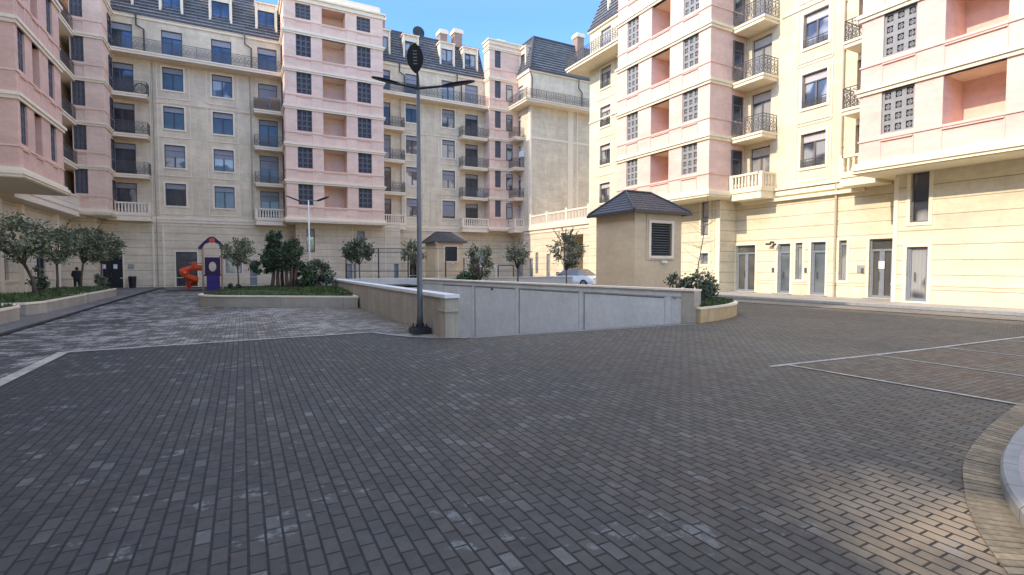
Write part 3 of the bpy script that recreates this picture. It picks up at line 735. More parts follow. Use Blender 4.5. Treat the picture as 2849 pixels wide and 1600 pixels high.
# ================================================================== RIGHT BUILDING p = 27, out = -p
CR = lambda k: 6.15 + 3.18 * k
rb = thing('apartment_building', (36, 14, .2), 'sunlit cream and peach apartment block on the right with large bays', 'apartment building')
fr = F('p', 27.0, -1); GZ = .16
holes = []; wl = []
for k in range(5):
    c = CR(k)
    wl += [('win', 16.2, 17.55, c + .95, c + 2.75), ('sm', 33.85, 35.25, c + .95, c + 2.6), ('door', 19.4, 20.7, c + .05, c + 2.6), ('dark', 13.3, 14.75, c + .9, c + 2.6),
           ('dark', 30.2, 31.4, c + .9, c + 2.6), ('win', 3.0, 4.3, c + .95, c + 2.75), ('win', -3.0, -1.6, c + .95, c + 2.75)]
mb = MB(); fr.wall(mb, -20, 36.74, 6.1, 22.1, [w[1:] for w in wl], .24); mb.face([(27, 36.74, 0), (38, 36.74, 0), (38, 36.74, 22.1), (27, 36.74, 22.1)]); mb.build('upper_wall', M['stone'], rb)
for i, w in enumerate(wl):
    if w[0] == 'door': window(rb, fr, *w[1:], rec=.22, style='light', name='balcony_door', tr=.2)
    elif w[0] == 'dark': window(rb, fr, *w[1:], rec=.22, style='light', mull=0)
    else: window(rb, fr, *w[1:], rec=.22, style='light', guard=True)
    if w[0] in ('win', 'sm'): surround(rb, fr, *w[1:], w=.14)
gd = [('d', 20.2, 21.55, .26, 3.05), ('s', 18.0, 18.75, .26, 3.05), ('w', 17.3, 17.7, 1.05, 3.07), ('s', 16.05, 16.83, .26, 3.07), ('w', 15.0, 15.38, 1.06, 3.10), ('d', 12.94, 13.95, .26, 3.10)]
mb = MB(); fr.wall(mb, -20, 36.74, 0, 6.1, [g[1:] for g in gd], .24); mb.build('ground_floor_wall', M['low'], rb)
for g in gd:
    if g[0] == 'd': door_leaf(rb, fr, *g[1:], d=-.2, mat='gframe', glassm='glassd', notices=(((13.45, 1.85),) if g[1] < 14 else ()))
    elif g[0] == 's': door_leaf(rb, fr, *g[1:], d=-.2, mat='gframe', split=False, glassm='glassdb')
    else: window(rb, fr, *g[1:], rec=.2, style='grey', mull=0, tr=.1)
    surround(rb, fr, *g[1:], w=.13, sill=False)
    if g[0] != 'w':
        th_ = MB(); fr.box(th_, g[1] - .12, g[2] + .12, -.2, .35, .16, .25); th_.build('threshold', M['kerb'], rb)
        ic = MB(); fr.box(ic, g[2] + .22, g[2] + .34, 0, .05, 1.45, 1.7); ic.build('intercom', M['steel'], rb)
for (a, b) in ((-20, 12.1), (12.1, 12.9), (14.05, 14.9), (15.45, 15.95), (16.9, 17.2), (17.8, 17.9), (18.85, 20.1), (21.65, 36.7)): band(rb, fr, a, b, .96, 1.03, .05)
mb = MB(); fr.box(mb, 14.15, 14.49, 0, .04, 1.48, 1.84); mb.build('plaque', M['plaque'], rb)
mb = MB(); fr.box(mb, 19.0, 19.1, 0, .25, 3.1, 3.2); fr.box(mb, 19.0, 19.3, .25, .35, 3.0, 3.1); mb.tube([(26.8, 18.75, 3.05), (26.6, 18.85, 2.9)], .05, 6); mb.build('security_camera', M['black'], rb)
t = MB()
fr.box(t, 14.2, 21.1, 0, .2, 6.05, 6.2); fr.box(t, 14.2, 21.1, 0, .14, 5.75, 5.98); fr.box(t, 14.2, 21.1, 0, .24, 5.45, 5.62)
t.build('cornice', M['trim'], rb)
t = MB()
for k in range(5):
    c = CR(k)
    fr.box(t, 15.95, 17.8, 0, .04, c + .18, c + .26); fr.box(t, 15.95, 17.8, 0, .03, c + .02, c + .07)
    for u in (15.93, 17.83): fr.box(t, u - .03, u + .03, 0, .045, c + .1, c + 3.0)
    fr.box(t, 33.4, 35.7, 0, .04, c + .05, c + .12)
fr.box(t, 15.4, 18.8, 0, .06, CR(3) - .1, CR(3) + .0); fr.box(t, 31.5, 36.74, 0, .08, CR(2) + 1.6, CR(2) + 1.7)
fr.box(t, 29, 36.9, 0, .16, 21.8, 22.1)
t.build_each('wall_moulding', M['trim'], rb)
pipe(rb, fr, 15.55, .2, 6.1, .1, .06); pipe(rb, fr, 15.35, 6.3, 22, .1, .04)
# bays
f1 = F('p', 24.0, -1)
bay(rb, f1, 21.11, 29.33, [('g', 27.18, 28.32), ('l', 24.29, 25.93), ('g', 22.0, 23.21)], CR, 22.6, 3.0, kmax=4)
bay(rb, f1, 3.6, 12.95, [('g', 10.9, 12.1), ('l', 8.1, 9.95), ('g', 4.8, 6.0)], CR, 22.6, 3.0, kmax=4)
f1s = F('q', 21.11, -1)
for k in range(5): window(rb, f1s, 25.85, 26.75, CR(k) + .3, CR(k) + 2.55, d=.03, rec=.02, mull=0, style='dark', box_=False)
for k in range(4):
    balcony(rb, fr, 18.95, 21.05, 1.3, CR(k), stone_=(k == 0), right=False)
    balcony(rb, fr, 13.0, 14.75, 1.3, CR(k), stone_=(k == 0), left=False)
balcony(rb, fr, 18.95, 21.05, 1.3, CR(4), right=False)
# lower blocks under the bays
f2 = F('p', 25.6, -1)
lh = [(10.97, 11.65, 3.67, 5.84), (10.94, 11.72, .28, 2.62)]
mb = MB(); f2.wall(mb, 2, 12.25, 0, 5.85, lh, .22); mb.face([(25.6, 12.25, 0), (27, 12.25, 0), (27, 12.25, 5.85), (25.6, 12.25, 5.85)]); mb.build('bay_base_wall', M['low'], rb); mb = MB()
f2.wall(mb, 21.6, 29.5, 0, 5.85, [(22.45, 23.05, 3.7, 5.8), (22.45, 23.05, 1.9, 2.6), (26.3, 27.2, .3, 3.0)], .22)
for u in (21.6, 29.5): mb.face([(25.6, u, 0), (27, u, 0), (27, u, 5.85), (25.6, u, 5.85)])
mb.build('bay_base_wall', M['low'], rb)
window(rb, f2, *lh[0], style='warm', mull=0, tr=.02); door_leaf(rb, f2, *lh[1], d=-.2, mat='gframe', split=False, glassm='glassc')
window(rb, f2, 22.45, 23.05, 3.7, 5.8, style='light', mull=0, tr=.45); window(rb, f2, 22.45, 23.05, 1.9, 2.6, style='grey', mull=0, tr=.05)
for h in lh + [(22.45, 23.05, 3.7, 5.8), (22.45, 23.05, 1.9, 2.6)]: surround(rb, f2, *h, w=.14, sill=False)
band(rb, f2, 2, 10.8, .96, 1.03, .05); band(rb, f2, 11.85, 12.3, .96, 1.03, .05)
t = MB(); f2.box(t, 21.58, 21.9, 0, .05, 0, 5.7); f2.box(t, 22.0, 22.08, 0, .03, 0, 5.7); f2.box(t, 12.1, 12.27, 0, .04, 0, 5.7); t.build_each('pilaster', M['trim'], rb)
# top long balcony of the far left part
mb = MB(); mb.box(25.2, 27, 29.5, 37.9, 18.75, 18.87); mb.box(25.3, 27, 29.5, 37.8, 18.55, 18.75); mb.box(27, 30, 36.74, 37.9, 18.6, 18.87); o = mb.build('long_balcony', M['trim'], rb)
r = MB(); iron_panel(r, F('p', 25.3, -1), 29.5, 37.8, 0, 18.87, 1.0); iron_panel(r, F('q', 37.8, 1), 25.3, 30, 0, 18.87, 1.0); r.build('railing', M['iron'], o)
mansard(rb, fr, 29.3, 36.8, 22.1, 26.2, 1.3, e1=1.2); dormer(rb, fr, 33.0, 34.4, 22.2, 24.8, 1.3, 1.0); dormer(rb, fr, 30.2, 31.4, 22.2, 24.8, 1.3, 1.0)
mb = MB(); mb.box(27.35, 45, -20, 36.6, 0, 22.0); mb.build('building_core', M['stone'], rb)

M.update({k: _M[k] for k in ('trim', 'stone', 'low', 'pink', 'pinktrim', 'lat', 'latback', 'frame')})
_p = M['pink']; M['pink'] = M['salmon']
# ================================================================== LEFT BUILDING wall p = -11.4, bay front p = -8.4, out = +p
lb = thing('apartment_building', (-16, 30, 0), 'shaded pink and cream apartment block on the left with an overhanging bay', 'apartment building')
fw = F('p', -11.4, 1); fv = F('p', -8.4, 1)
wl = []
for k in range(5): wl += [(44.4, 45.6, CL(k) + .05, CL(k) + 2.6), (37.6, 38.8, CL(k) + .9, CL(k) + 2.6)]
gl2 = [(37.2, 38.0, 1.0, 3.4), (42.4, 44.0, .05, 3.0)]
mb = MB(); fw.wall(mb, 14, 51.8, 5.9, 22.0, wl, .2); mb.build('upper_wall', M['stone'], lb)
mb = MB(); fw.wall(mb, 14, 51.8, 0, 5.9, gl2, .2); mb.build('ground_floor_wall', M['low'], lb)
for w in wl: window(lb, fw, *w, name='balcony_door' if w[0] > 40 else 'window')
window(lb, fw, *gl2[0], mull=0, style='grey'); door_leaf(lb, fw, *gl2[1], mat='frame', glassm='glass')
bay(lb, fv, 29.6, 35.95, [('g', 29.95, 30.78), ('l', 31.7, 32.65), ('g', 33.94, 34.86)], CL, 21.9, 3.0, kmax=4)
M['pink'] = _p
for k in range(1, 5): balcony(lb, fw, 36.0, 50.5, .95, CL(k), left=False, right=False)
balcony(lb, fw, 36.0, 50.5, .95, CL(0), stone_=True, left=False, right=False)
band(lb, fw, 14, 51.5, 5.4, 5.9, .14); band(lb, fw, 14, 51.5, .9, .97, .05)
t = MB()
for u in (31.6, 33.4, 36.4, 39.6, 46): fw.box(t, u - .22, u + .22, 0, .25, 0, 5.4)
t.build_each('pilaster', M['trim'], lb)
mb = MB(); mb.box(-22, -11.6, 14, 51.5, 0, 23.0); mb.box(-22, -11.4, 13.9, 14.05, 0, 22.0); mb.build('building_core', M['stone'], lb)
# continuation towards and past the viewpoint, lower; narrow slot added to throw the sun patch
lc = thing('apartment_building', (-15, -4, 0), 'unseen lower cream wing with an added slot, beside and behind the viewpoint, left of the courtyard', 'apartment building')
mb = MB(); mb.box(-22, -8.6, 2.62, 13.8, 0, 18.6); mb.box(-22, -8.6, -34, 1.6, 0, 18.6); mb.box(-22, -8.6, 1.6, 2.62, 0, 7.75); mb.box(-8.95, -8.6, 1.6, 2.62, 9.1, 18.6)
mb.build('upper_wall', M['stone'], lc)
t = MB()
for k in range(5): t.box(-8.6, -8.42, -34, 1.55, CL(k) - .3, CL(k)); t.box(-8.6, -8.42, 2.66, 13.8, CL(k) - .3, CL(k))
t.build('cornice', M['trim'], lc)

# ================================================================== GROUND
def gz(p): return 0 if p < 14 else (.1 * (p - 14) / 9.6 if p < 23.6 else .1)
H0 = [(4.70, 11.9), (12.82, 11.62), (9.56, 29.95), (4.70, 29.95)]
ox0, ox1, oy0, oy1 = 3.0, 14.0, 9.0, 32.0
mb = MB()
mb.face([(x, y, 0) for x, y in ((-400, -400), (14, -400), (14, oy0), (-400, oy0))]); mb.face([(x, y, 0) for x, y in ((-400, oy1), (14, oy1), (14, 400), (-400, 400))])
mb.face([(x, y, 0) for x, y in ((-400, oy0), (ox0, oy0), (ox0, oy1), (-400, oy1))])
mb.face([(ox0, oy0, 0), (ox1, oy0, 0), (*H0[1], 0), (*H0[0], 0)]); mb.face([(ox1, oy0, 0), (ox1, oy1, 0), (*H0[2], 0), (*H0[1], 0)])
mb.face([(ox1, oy1, 0), (ox0, oy1, 0), (*H0[3], 0), (*H0[2], 0)]); mb.face([(ox0, oy1, 0), (ox0, oy0, 0), (*H0[0], 0), (*H0[3], 0)])
mb.face([(14, -400, 0), (23.6, -400, .1), (23.6, 400, .1), (14, 400, 0)]); mb.face([(23.6, -400, .1), (400, -400, .1), (400, 400, .1), (23.6, 400, .1)])
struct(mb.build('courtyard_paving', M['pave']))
def sheet(name, poly, z, mat):
    m_ = MB(); m_.face([(x, y, z) for x, y in poly]); return struct(m_.build(name, M[mat]))
def strip(name, pts, w, z, mat='line', closed=False):
    m_ = MB(); n = len(pts)
    L_, R2 = [], []
    for i, p in enumerate(pts):
        a = Vector(pts[max(i - 1, 0)]); b = Vector(pts[min(i + 1, n - 1)]); d = (b - a).normalized(); nn = Vector((-d.y, d.x)) * w / 2
        v = Vector(p); zz = z + gz(v.x)
        L_.append((v.x + nn.x, v.y + nn.y, zz)); R2.append((v.x - nn.x, v.y - nn.y, zz))
    for i in range(n - 1): m_.face([L_[i], L_[i + 1], R2[i + 1], R2[i]])
    return struct(m_.build(name, M[mat]))
sheet('dusty_paving', [(-5.6, 13.6), (-3.3, 13.6), (3.15, 13.95), (3.47, 13.05), (4.0, 12.32), (4.66, 11.95), (4.7, 36), (-5.6, 51.6)], .004, 'pave2')
sheet('dusty_paving', [(-5.6, 3), (-3.4, 3), (-3.4, 13.55), (-5.6, 13.55)], .004, 'pave2')
struct(MB().prism([(-11.4, 0), (-5.6, 0), (-5.9, 45), (-5.9, 51.8), (-11.4, 51.8)], .0, .03).build('pavement', M['side'], fixn=True))
strip('drain_channel', [(-5.5, 6), (-5.52, 19.3), (-5.85, 39), (-5.9, 50)], .13, .036, 'dark')
strip('painted_line', [(-3.32, 5), (-3.32, 13.75)], .2, .009)
strip('painted_line', [(-3.42, 13.68), (-1.97, 13.78), (.5, 13.88), (3.13, 13.96)], .13, .012)
strip('kerb_strip', [(3.1, 13.98), (3.25, 13.55), (3.47, 13.1), (3.75, 12.65), (4.1, 12.28), (4.66, 11.9), (4.95, 11.75)], .17, .014, 'kerb')
strip('kerb_strip', [(5.0, 11.72), (8.5, 11.58), (12.4, 11.3)], .12, .010, 'kerb')
# parking bay
strip('parking_line', [(8.3, 5.88), (13, 5.55), (18, 5.2), (23, 4.9)], .09, .008)
strip('parking_line', [(8.72, 5.8), (8.85, 3.2), (8.95, 1.0)], .08, .012)
strip('parking_line', [(11.23, 5.6), (11.22, 2.2)], .07, .012); strip('parking_line', [(13.6, 5.45), (13.85, 2.2)], .07, .012); strip('parking_line', [(16.1, 5.3), (16.3, 2.2)], .07, .012)
mb = MB(); mb.face([(8.75, 5.78, .004), (14, 5.43, .004), (14, -8, .004), (9.0, -8, .004)]); mb.face([(14, 5.43, .004), (23, 4.8, .102), (23, -8, .102), (14, -8, .004)]); struct(mb.build('parking_paving', M['pave3']))
# right pavement, raised
mb = MB(); mb.prism([(23.9, -40), (26.9, -40), (26.9, 36.8), (23.5, 36.8)], .1, .215); struct(mb.build('pavement', M['rside'], fixn=True))
mb = MB(); mb.prism([(23.7, -40), (23.9, -40), (23.5, 36.8), (23.3, 36.8)], .08, .20); struct(mb.build('kerb', M['kerb'], fixn=True))
strip('sunlit_paving_strip', [(21.2, 22), (22.0, 14), (22.4, 8.5), (22.6, -5)], 1.9, .008, 'sunpave')  # sunlight on the ground painted in as a paler tan strip
# island lower right: kerb + border
def arc_pts(pts, n=6):   # Catmull-Rom
    out = []
    P = [Vector(p) for p in pts]; P = [P[0] * 2 - P[1]] + P + [P[-1] * 2 - P[-2]]
    for i in range(1, len(P) - 2):
        for k in range(n):
            t = k / n; a, b, c, d = P[i - 1], P[i], P[i + 1], P[i + 2]
            out.append(.5 * ((2 * b) + (c - a) * t + (2 * a - 5 * b + 4 * c - d) * t * t + (3 * b - a - 3 * c + d) * t ** 3))
    out.append(P[-2]); return [(v.x, v.y) for v in out]
inner = arc_pts([(9.3, 2.45), (7.36, 2.23), (6.4, 2.05), (5.72, 1.87), (5.18, 1.66), (4.78, 1.45), (4.3, 1.16), (3.9, .8), (3.6, .2), (3.5, -1)])
outer = arc_pts([(9.6, 2.86), (8.0, 2.62), (6.9, 2.42), (5.9, 2.18), (5.15, 1.9), (4.6, 1.65), (4.05, 1.32), (3.55, .9), (3.2, .25), (3.08, -1)])
# individual soldier-course bricks between the two curves
def polylen(ps): return [0] + [sum((Vector(ps[j + 1]) - Vector(ps[j])).length for j in range(i + 1)) for i in range(len(ps) - 1)]
def along(ps, ls, s):
    for i in range(len(ls) - 1):
        if s <= ls[i + 1]:
            f_ = (s - ls[i]) / max(1e-6, ls[i + 1] - ls[i]); return Vector(ps[i]).lerp(Vector(ps[i + 1]), f_)
    return Vector(ps[-1])
li, lo = polylen(inner), polylen(outer); nb = int(lo[-1] / .085); mb = MB()
for k in range(nb):
    a = (k + .07) / nb; b = (k + .93) / nb
    i0, i1, o0, o1 = along(inner, li, a * li[-1]), along(inner, li, b * li[-1]), along(outer, lo, a * lo[-1]), along(outer, lo, b * lo[-1])
    h = .012 + random.uniform(0, .004); mi = random.choice((0, 0, 1))
    mb.prism([tuple(o0), tuple(o1), tuple(i1), tuple(i0)], .001, h, mi)
struct(mb.build('brick_border', [M['border'], plain('border_brick_light', (.27, .215, .14), .8, .3, 14)]))
mid = [tuple(Vector(p) + Vector((.12, -.12))) for p in inner]
mb = MB()
def offs(ps, w):
    r = []
    for i, p in enumerate(ps):
        a = Vector(ps[max(i - 1, 0)]); b = Vector(ps[min(i + 1, len(ps) - 1)]); d = (b - a).normalized(); r.append((p[0] + d.y * -w, p[1] + d.x * w))
    return r
k2 = offs(inner, .11)
for i in range(len(inner) - 1):
    a, b, c, d = inner[i], inner[i + 1], k2[i + 1], k2[i]
    if i % 6 == 0: a, d = tuple(Vector(a).lerp(Vector(b), .09)), tuple(Vector(d).lerp(Vector(c), .09))
    mb.face([(*a, 0), (*b, 0), (*b, .10), (*a, .10)]); a2 = tuple(Vector(a).lerp(Vector(d), .15)); b2 = tuple(Vector(b).lerp(Vector(c), .15))
    mb.face([(*a, .10), (*b, .10), (*b2, .125), (*a2, .125)]); mb.face([(*a2, .125), (*b2, .125), (*c, .125), (*d, .125)])
struct(mb.build('kerb', M['kerb']))
mb = MB(); mb.face([(x, y, .121) for x, y in k2] + [(9.4, -1, .121)]); struct(mb.build('island_pavement', M['islandtop']))
mb = MB(); mb.box(6.75, 7.2, 1.72, 1.95, .121, .127); struct(mb.build('drain_cover', M['dark']))

# ------------------------------------------------------------------ ramp
mb = MB(); mb.face([(4.75, 11.9, 0), (12.82, 11.62, 0), (9.56, 29.9, -3.3), (4.75, 29.9, -3.3)]); mb.face([(4.75, 29.9, -3.3), (9.35, 29.9, -3.3), (9.35, 36, -3.3), (4.75, 36, -3.3)]); struct(mb.build('ramp_roadway', M['side']))
rw = thing('ramp_wall', (12.6, 11.5, 0), 'long grey concrete ramp wall with sunk panels and a cream end pier', 'wall')
A = Vector((12.6, 11.6)); B = Vector((9.35, 29.9)); D = (B - A).normalized(); Nn = Vector((D.y, -D.x)) ; LW = (B - A).length
if Nn.x < 0: Nn = -Nn
def rp(s, d, z): v = A + D * s + Nn * d; return (v.x, v.y, z)
def rbox(mb, s0, s1, d0, d1, z0, z1, mi=0):
    i = len(mb.v); mb.v += [rp(s0, d0, z0), rp(s1, d0, z0), rp(s1, d1, z0), rp(s0, d1, z0), rp(s0, d0, z1), rp(s1, d0, z1), rp(s1, d1, z1), rp(s0, d1, z1)]
    for f in ((3, 2, 1, 0), (4, 5, 6, 7), (0, 1, 5, 4), (1, 2, 6, 5), (2, 3, 7, 6), (3, 0, 4, 7)): mb.f.append(tuple(i + a for a in f)); mb.mi.append(mi)
mb = MB(); mb.v = []; rbox(mb, .45, LW, .05, .35, -3.5, 1.0)
seams = [0.5, .95, 4.95, 9.0, 12.6, 15.8]
for i in range(1, len(seams) - 1): rbox(mb, seams[i] + .16, seams[i + 1] - .16, .03, .05, -3.5, .74); 
rbox(mb, .45, LW, .02, .05, .80, 1.0)
for s in seams[1:-1]: rbox(mb, s - .10, s + .10, .025, .05, -3.5, .80)
mb.build('panel_face', M['conc'], rw)
for i in range(len(seams) - 1):
    mb = MB(); a_, b_ = seams[i] + .16, seams[i + 1] - .16
    if i: rbox(mb, b_ - .022, b_, .018, .03, -3.5, .76)
    rbox(mb, a_, b_ - .022, .018, .03, .735, .76); mb.build('panel_joint', M['joint'], rw)
mb = MB(); rbox(mb, -.02, LW, -.05, .42, 1.0, 1.06); mb.build('coping', M['trim'], rw)
mb = MB(); rbox(mb, -.02, .45, 0, .38, -3.5, 1.0); mb.build('pier', M['planter'], rw)
mb = MB(); mb.tube([rp(10.9, .0, .68), rp(10.9, -.06, .68)], .05, 8); mb.build('wall_light', M['black'], rw)
nw = thing('ramp_wall', (4.75, 12, 0), 'low cream stone wall with pale coping beside the near lamp post', 'wall')
mb = MB(); mb.box(4.45, 4.75, 12.35, 30, -3.5, 1.0); mb.build('wall_face', M['planter'], nw)
mb = MB(); mb.box(4.40, 4.80, 11.9, 30, 1.0, 1.09); mb.build('coping', M['white'], nw)
mb = MB(); mb.box(4.43, 4.78, 11.95, 12.35, -3.5, 1.0); mb.box(4.40, 4.81, 11.9, 12.4, .66, .70); mb.build('pier', M['planter'], nw)
hw = thing('ramp_headwall', (7, 30, 0), 'concrete headwall over the dark mouth of the underground ramp', 'wall')
mb = MB(); mb.box(4.4, 9.7, 29.95, 30.3, .72, 1.05); mb.build('lintel', M['conc'], hw)
mb = MB(); mb.box(4.4, 9.7, 35.5, 35.8, -3.5, .7); mb.box(4.4, 9.7, 30.35, 36, .5, .6); mb.build('tunnel_back', M['dark'], hw)
rl = MB()   # low barrier wall behind the ramp
rl.box(2.5, 24.2, 33.0, 33.25, 0, .92); rl.box(2.4, 24.3, 32.95, 33.3, .92, 1.0)
tag(rl.build('parapet_wall', M['conc']), 'low pale parapet wall running behind the ramp in front of the sports court', 'wall')

# ------------------------------------------------------------------ planters
def blades(poly, z, n, h, parent, mat='grass', name='grass'):
    xs = [p[0] for p in poly]; ys = [p[1] for p in poly]
    def inside(x, y):
        c = False; j = len(poly) - 1
        for i in range(len(poly)):
            if (poly[i][1] > y) != (poly[j][1] > y) and x < (poly[j][0] - poly[i][0]) * (y - poly[i][1]) / (poly[j][1] - poly[i][1]) + poly[i][0]: c = not c
            j = i
        return c
    mb = MB(); k = 0
    while k < n:
        x, y = random.uniform(min(xs), max(xs)), random.uniform(min(ys), max(ys))
        if not inside(x, y): continue
        a = random.uniform(0, 6.28); w = random.uniform(.015, .04); hh = h * random.uniform(.5, 1.3)
        dx, dy = math.cos(a) * w, math.sin(a) * w; lx, ly = random.uniform(-.06, .06), random.uniform(-.06, .06)
        mb.face([(x - dx, y - dy, z), (x + dx, y + dy, z), (x + lx, y + ly, z + hh)]); k += 1
    o = mb.build(name, M[mat], parent); o['kind'] = 'stuff'; return o
def planter(poly, h, label, mat='planter', cop=.14, n=2500, mound=.15):
    cx = sum(p[0] for p in poly) / len(poly); cy = sum(p[1] for p in poly) / len(poly)
    o = thing('planter', (cx, cy, 0), label, 'planter')
    MB().prism(poly, 0, h - .06, top=False).build('planter_wall', M[mat], o, fixn=False)
    inn = []
    for x, y in poly:
        v = Vector((cx - x, cy - y)); v = v.normalized() * cop; inn.append((x + v.x, y + v.y))
    out = [(x + (x - cx) * .0 - (cx - x) / max(.1, math.hypot(cx - x, cy - y)) * .04, y - (cy - y) / max(.1, math.hypot(cx - x, cy - y)) * .04) for x, y in poly]
    mb = MB(); N_ = len(poly)
    for i in range(N_):
        j = (i + 1) % N_
        mb.face([(*out[i], h), (*out[j], h), (*inn[j], h), (*inn[i], h)]); mb.face([(*out[i], h - .07), (*out[j], h - .07), (*out[j], h), (*out[i], h)]); mb.face([(*inn[i], h - .1), (*inn[j], h - .1), (*inn[j], h), (*inn[i], h)])
        mb.face([(*out[i], h - .07), (*out[j], h - .07), (*poly[j], h - .07), (*poly[i], h - .07)])
    mb.build('coping', M['trim'], o)
    mb = MB(); k = 5; prev = inn; pz = h - .05     # gently mounded lawn
    for s in range(1, k + 1):
        t = s / k; ring_ = [(cx + (x - cx) * (1 - t * .98), cy + (y - cy) * (1 - t * .98)) for x, y in inn]; z = h - .05 + mound * math.sin(t * math.pi / 2)
        for i in range(N_):
            j = (i + 1) % N_; mb.face([(*prev[i], pz), (*prev[j], pz), (*ring_[j], z), (*ring_[i], z)])
        prev, pz = ring_, z
    mb.build('lawn', M['lawn'], o)
    g = blades(inn, h - .04, n, .13, o)
    for v in g.data.vertices:     # lift the blades with the mound
        wx, wy = v.co.x, v.co.y
        m_ = min(1, min(math.hypot(wx - (p[0] - cx), wy - (p[1] - cy)) for p in inn) / 1.5); v.co.z += mound * .8 * m_
    return o
planter([(-6.55, 15), (-6.45, 19.5), (-6.5, 22.4), (-6.9, 23.4), (-9.3, 23.4), (-9.3, 15)], .50, 'cream stone planter nearest the left edge, cut by the frame', n=1500, mound=.1)
planter([(-6.9, 24.4), (-6.6, 25.2), (-6.6, 31.1), (-9.2, 31.1), (-9.2, 24.4)], .48, 'cream stone planter under the leaning olive tree', n=1500)
planter([(-6.65, 31.9), (-6.65, 37.9), (-9.0, 37.9), (-9.0, 31.9)], .48, 'cream stone planter nearest the double black doors', n=1500)
pm = arc_pts([(-1.35, 28.6), (-1.75, 27.5), (-1.55, 26.5), (-.9, 25.7), (.9, 24.55), (4.35, 22.4)], 4) + [(4.4, 30.5), (2.5, 31.5), (-.2, 31)]
planter(pm, .52, 'wide rounded planter with dark bushes in the middle of the court', n=7000, mound=.22)
pr = arc_pts([(12.75, 11.45), (14.0, 11.75), (15.3, 12.25), (16.25, 12.95), (16.55, 13.9), (15.9, 14.8)], 5) + [(13.4, 14.4), (12.9, 13.4)]
planter(pr, .50, 'curved ochre stone planter at the right end of the ramp wall', mat='planterR', n=3500, mound=.14)

# ------------------------------------------------------------------ vegetation
def rnd(a, b): return random.uniform(a, b)
def crown_leaves(mb, center, rad, n, size, clumps=26, squash=.85, ll=2.6, up=.0, spread=.34):
    cs = []
    for _ in range(clumps):
        v = Vector((rnd(-1, 1), rnd(-1, 1), rnd(-1, 1)))
        while v.length > 1: v = Vector((rnd(-1, 1), rnd(-1, 1), rnd(-1, 1)))
        v = v.normalized() * (v.length ** .45)
        cs.append(Vector((v.x * rad[0], v.y * rad[1], v.z * rad[2])) * .86)
    m_ = min(rad)
    for _ in range(n):
        c = random.choice(cs); p = Vector(center) + c + Vector((random.gauss(0, spread * m_ * .6), random.gauss(0, spread * m_ * .6), random.gauss(0, spread * m_ * .6)))
        d = Vector((rnd(-1, 1), rnd(-1, 1), rnd(-.6, 1.1))).normalized(); s = size * rnd(.6, 1.3)
        w = d.cross(Vector((rnd(-1, 1), rnd(-1, 1), rnd(-1, 1)))).normalized() * s / ll
        mb.face([p - w * .3 - d * s * .5, p + w, p + d * s * .6, p - w]) 
    return cs
def tree(loc, h, crown_h, rad, label, n=2600, size=.13, lean=(0, 0), trunk_r=.07, mat='olive', name='olive_tree', forks=5, clumps=26, group=None, spread=.34):
    x, y, z = loc; o = thing(name, loc, label, 'tree', group)
    tb = MB(); cz = z + crown_h; C = Vector((x + lean[0], y + lean[1], cz))
    fork = Vector((x + lean[0] * .35, y + lean[1] * .35, z + (crown_h - rad[2]) * .92))
    tb.tube([(x, y, z - .05), (x + lean[0] * .1 + .03, y, z + (fork.z - z) * .5), tuple(fork)], [trunk_r * 1.3, trunk_r, trunk_r * .85], 8)
    lv = MB(); cs = crown_leaves(lv, C, rad, n, size, clumps, spread=spread)
    for k in range(forks + 6):
        e = C + random.choice(cs) * .95; mid_ = fork.lerp(e, .5) + Vector((rnd(-.1, .1), rnd(-.1, .1), rnd(0, .15)))
        r = trunk_r * (.6 if k < forks else .3); tb.tube([tuple(fork), tuple(mid_), tuple(e)], [r, r * .6, r * .2], 5)
    # twigs poking out of the crown with their own leaves
    for k in range(14):
        a = rnd(0, 6.28); el = rnd(-.2, 1.3); d = Vector((math.cos(a) * math.cos(el), math.sin(a) * math.cos(el), math.sin(el)))
        s = C + Vector((d.x * rad[0], d.y * rad[1], d.z * rad[2])) * .75; tb.tube([tuple(fork), tuple(s)], [.02, .012], 4, cap=False); e = C + Vector((d.x * rad[0], d.y * rad[1], d.z * rad[2])) * rnd(1.1, 1.3)
        tb.tube([tuple(s), tuple(e)], [.012, .005], 4, cap=False)
        for j in range(16):
            p = s.lerp(e, rnd(0, 1)); dd = (d + Vector((rnd(-.8, .8), rnd(-.8, .8), rnd(-.5, .8)))).normalized(); w = dd.cross(Vector((rnd(-1, 1), rnd(-1, 1), 1))).normalized() * size / 3
            lv.face([p, p + w + dd * size * .4, p + dd * size, p - w + dd * size * .4])
    tb.build('trunk', M['bark'], o, smooth=True); lv.build('crown', M[mat], o); return o
tree((-8.0, 29.4, .45), 3.6, 2.5, (1.35, 1.6, 1.0), 'olive tree with a leaning limb at the far left', 3600, .12, (-.55, -1.0), .075, clumps=44, forks=7, spread=.24)
tree((-8.1, 32.8, .45), 3.2, 2.45, (1.0, 1.1, .95), 'olive tree second from the left, beside the leaning one', 2500, .12, (.1, 0), .055, clumps=32, spread=.24)
tree((-8.1, 36.9, .45), 3.2, 2.55, (1.15, 1.2, .95), 'olive tree with a broad crown in front of the black double doors', 3300, .13, (.45, .1), .055, clumps=36, spread=.25)
tree((-7.7, 39.6, 0.03), 3.0, 2.9, (1.0, 1.0, .85), 'olive tree behind the broad one, nearest the back facade', 2300, .13, (.2, 0), .05, clumps=28, spread=.25)
tree((-.25, 38.8, .1), 3.0, 2.6, (1.05, 1.0, .85), 'olive tree just right of the playground slide', 2100, .13, clumps=24, trunk_r=.05, spread=.27)
tree((7.7, 38.9, .1), 3.2, 2.75, (1.15, 1.1, .85), 'round dark olive tree in front of the sports court frame', 3000, .14, clumps=26, mat='shrub', trunk_r=.045, spread=.3)
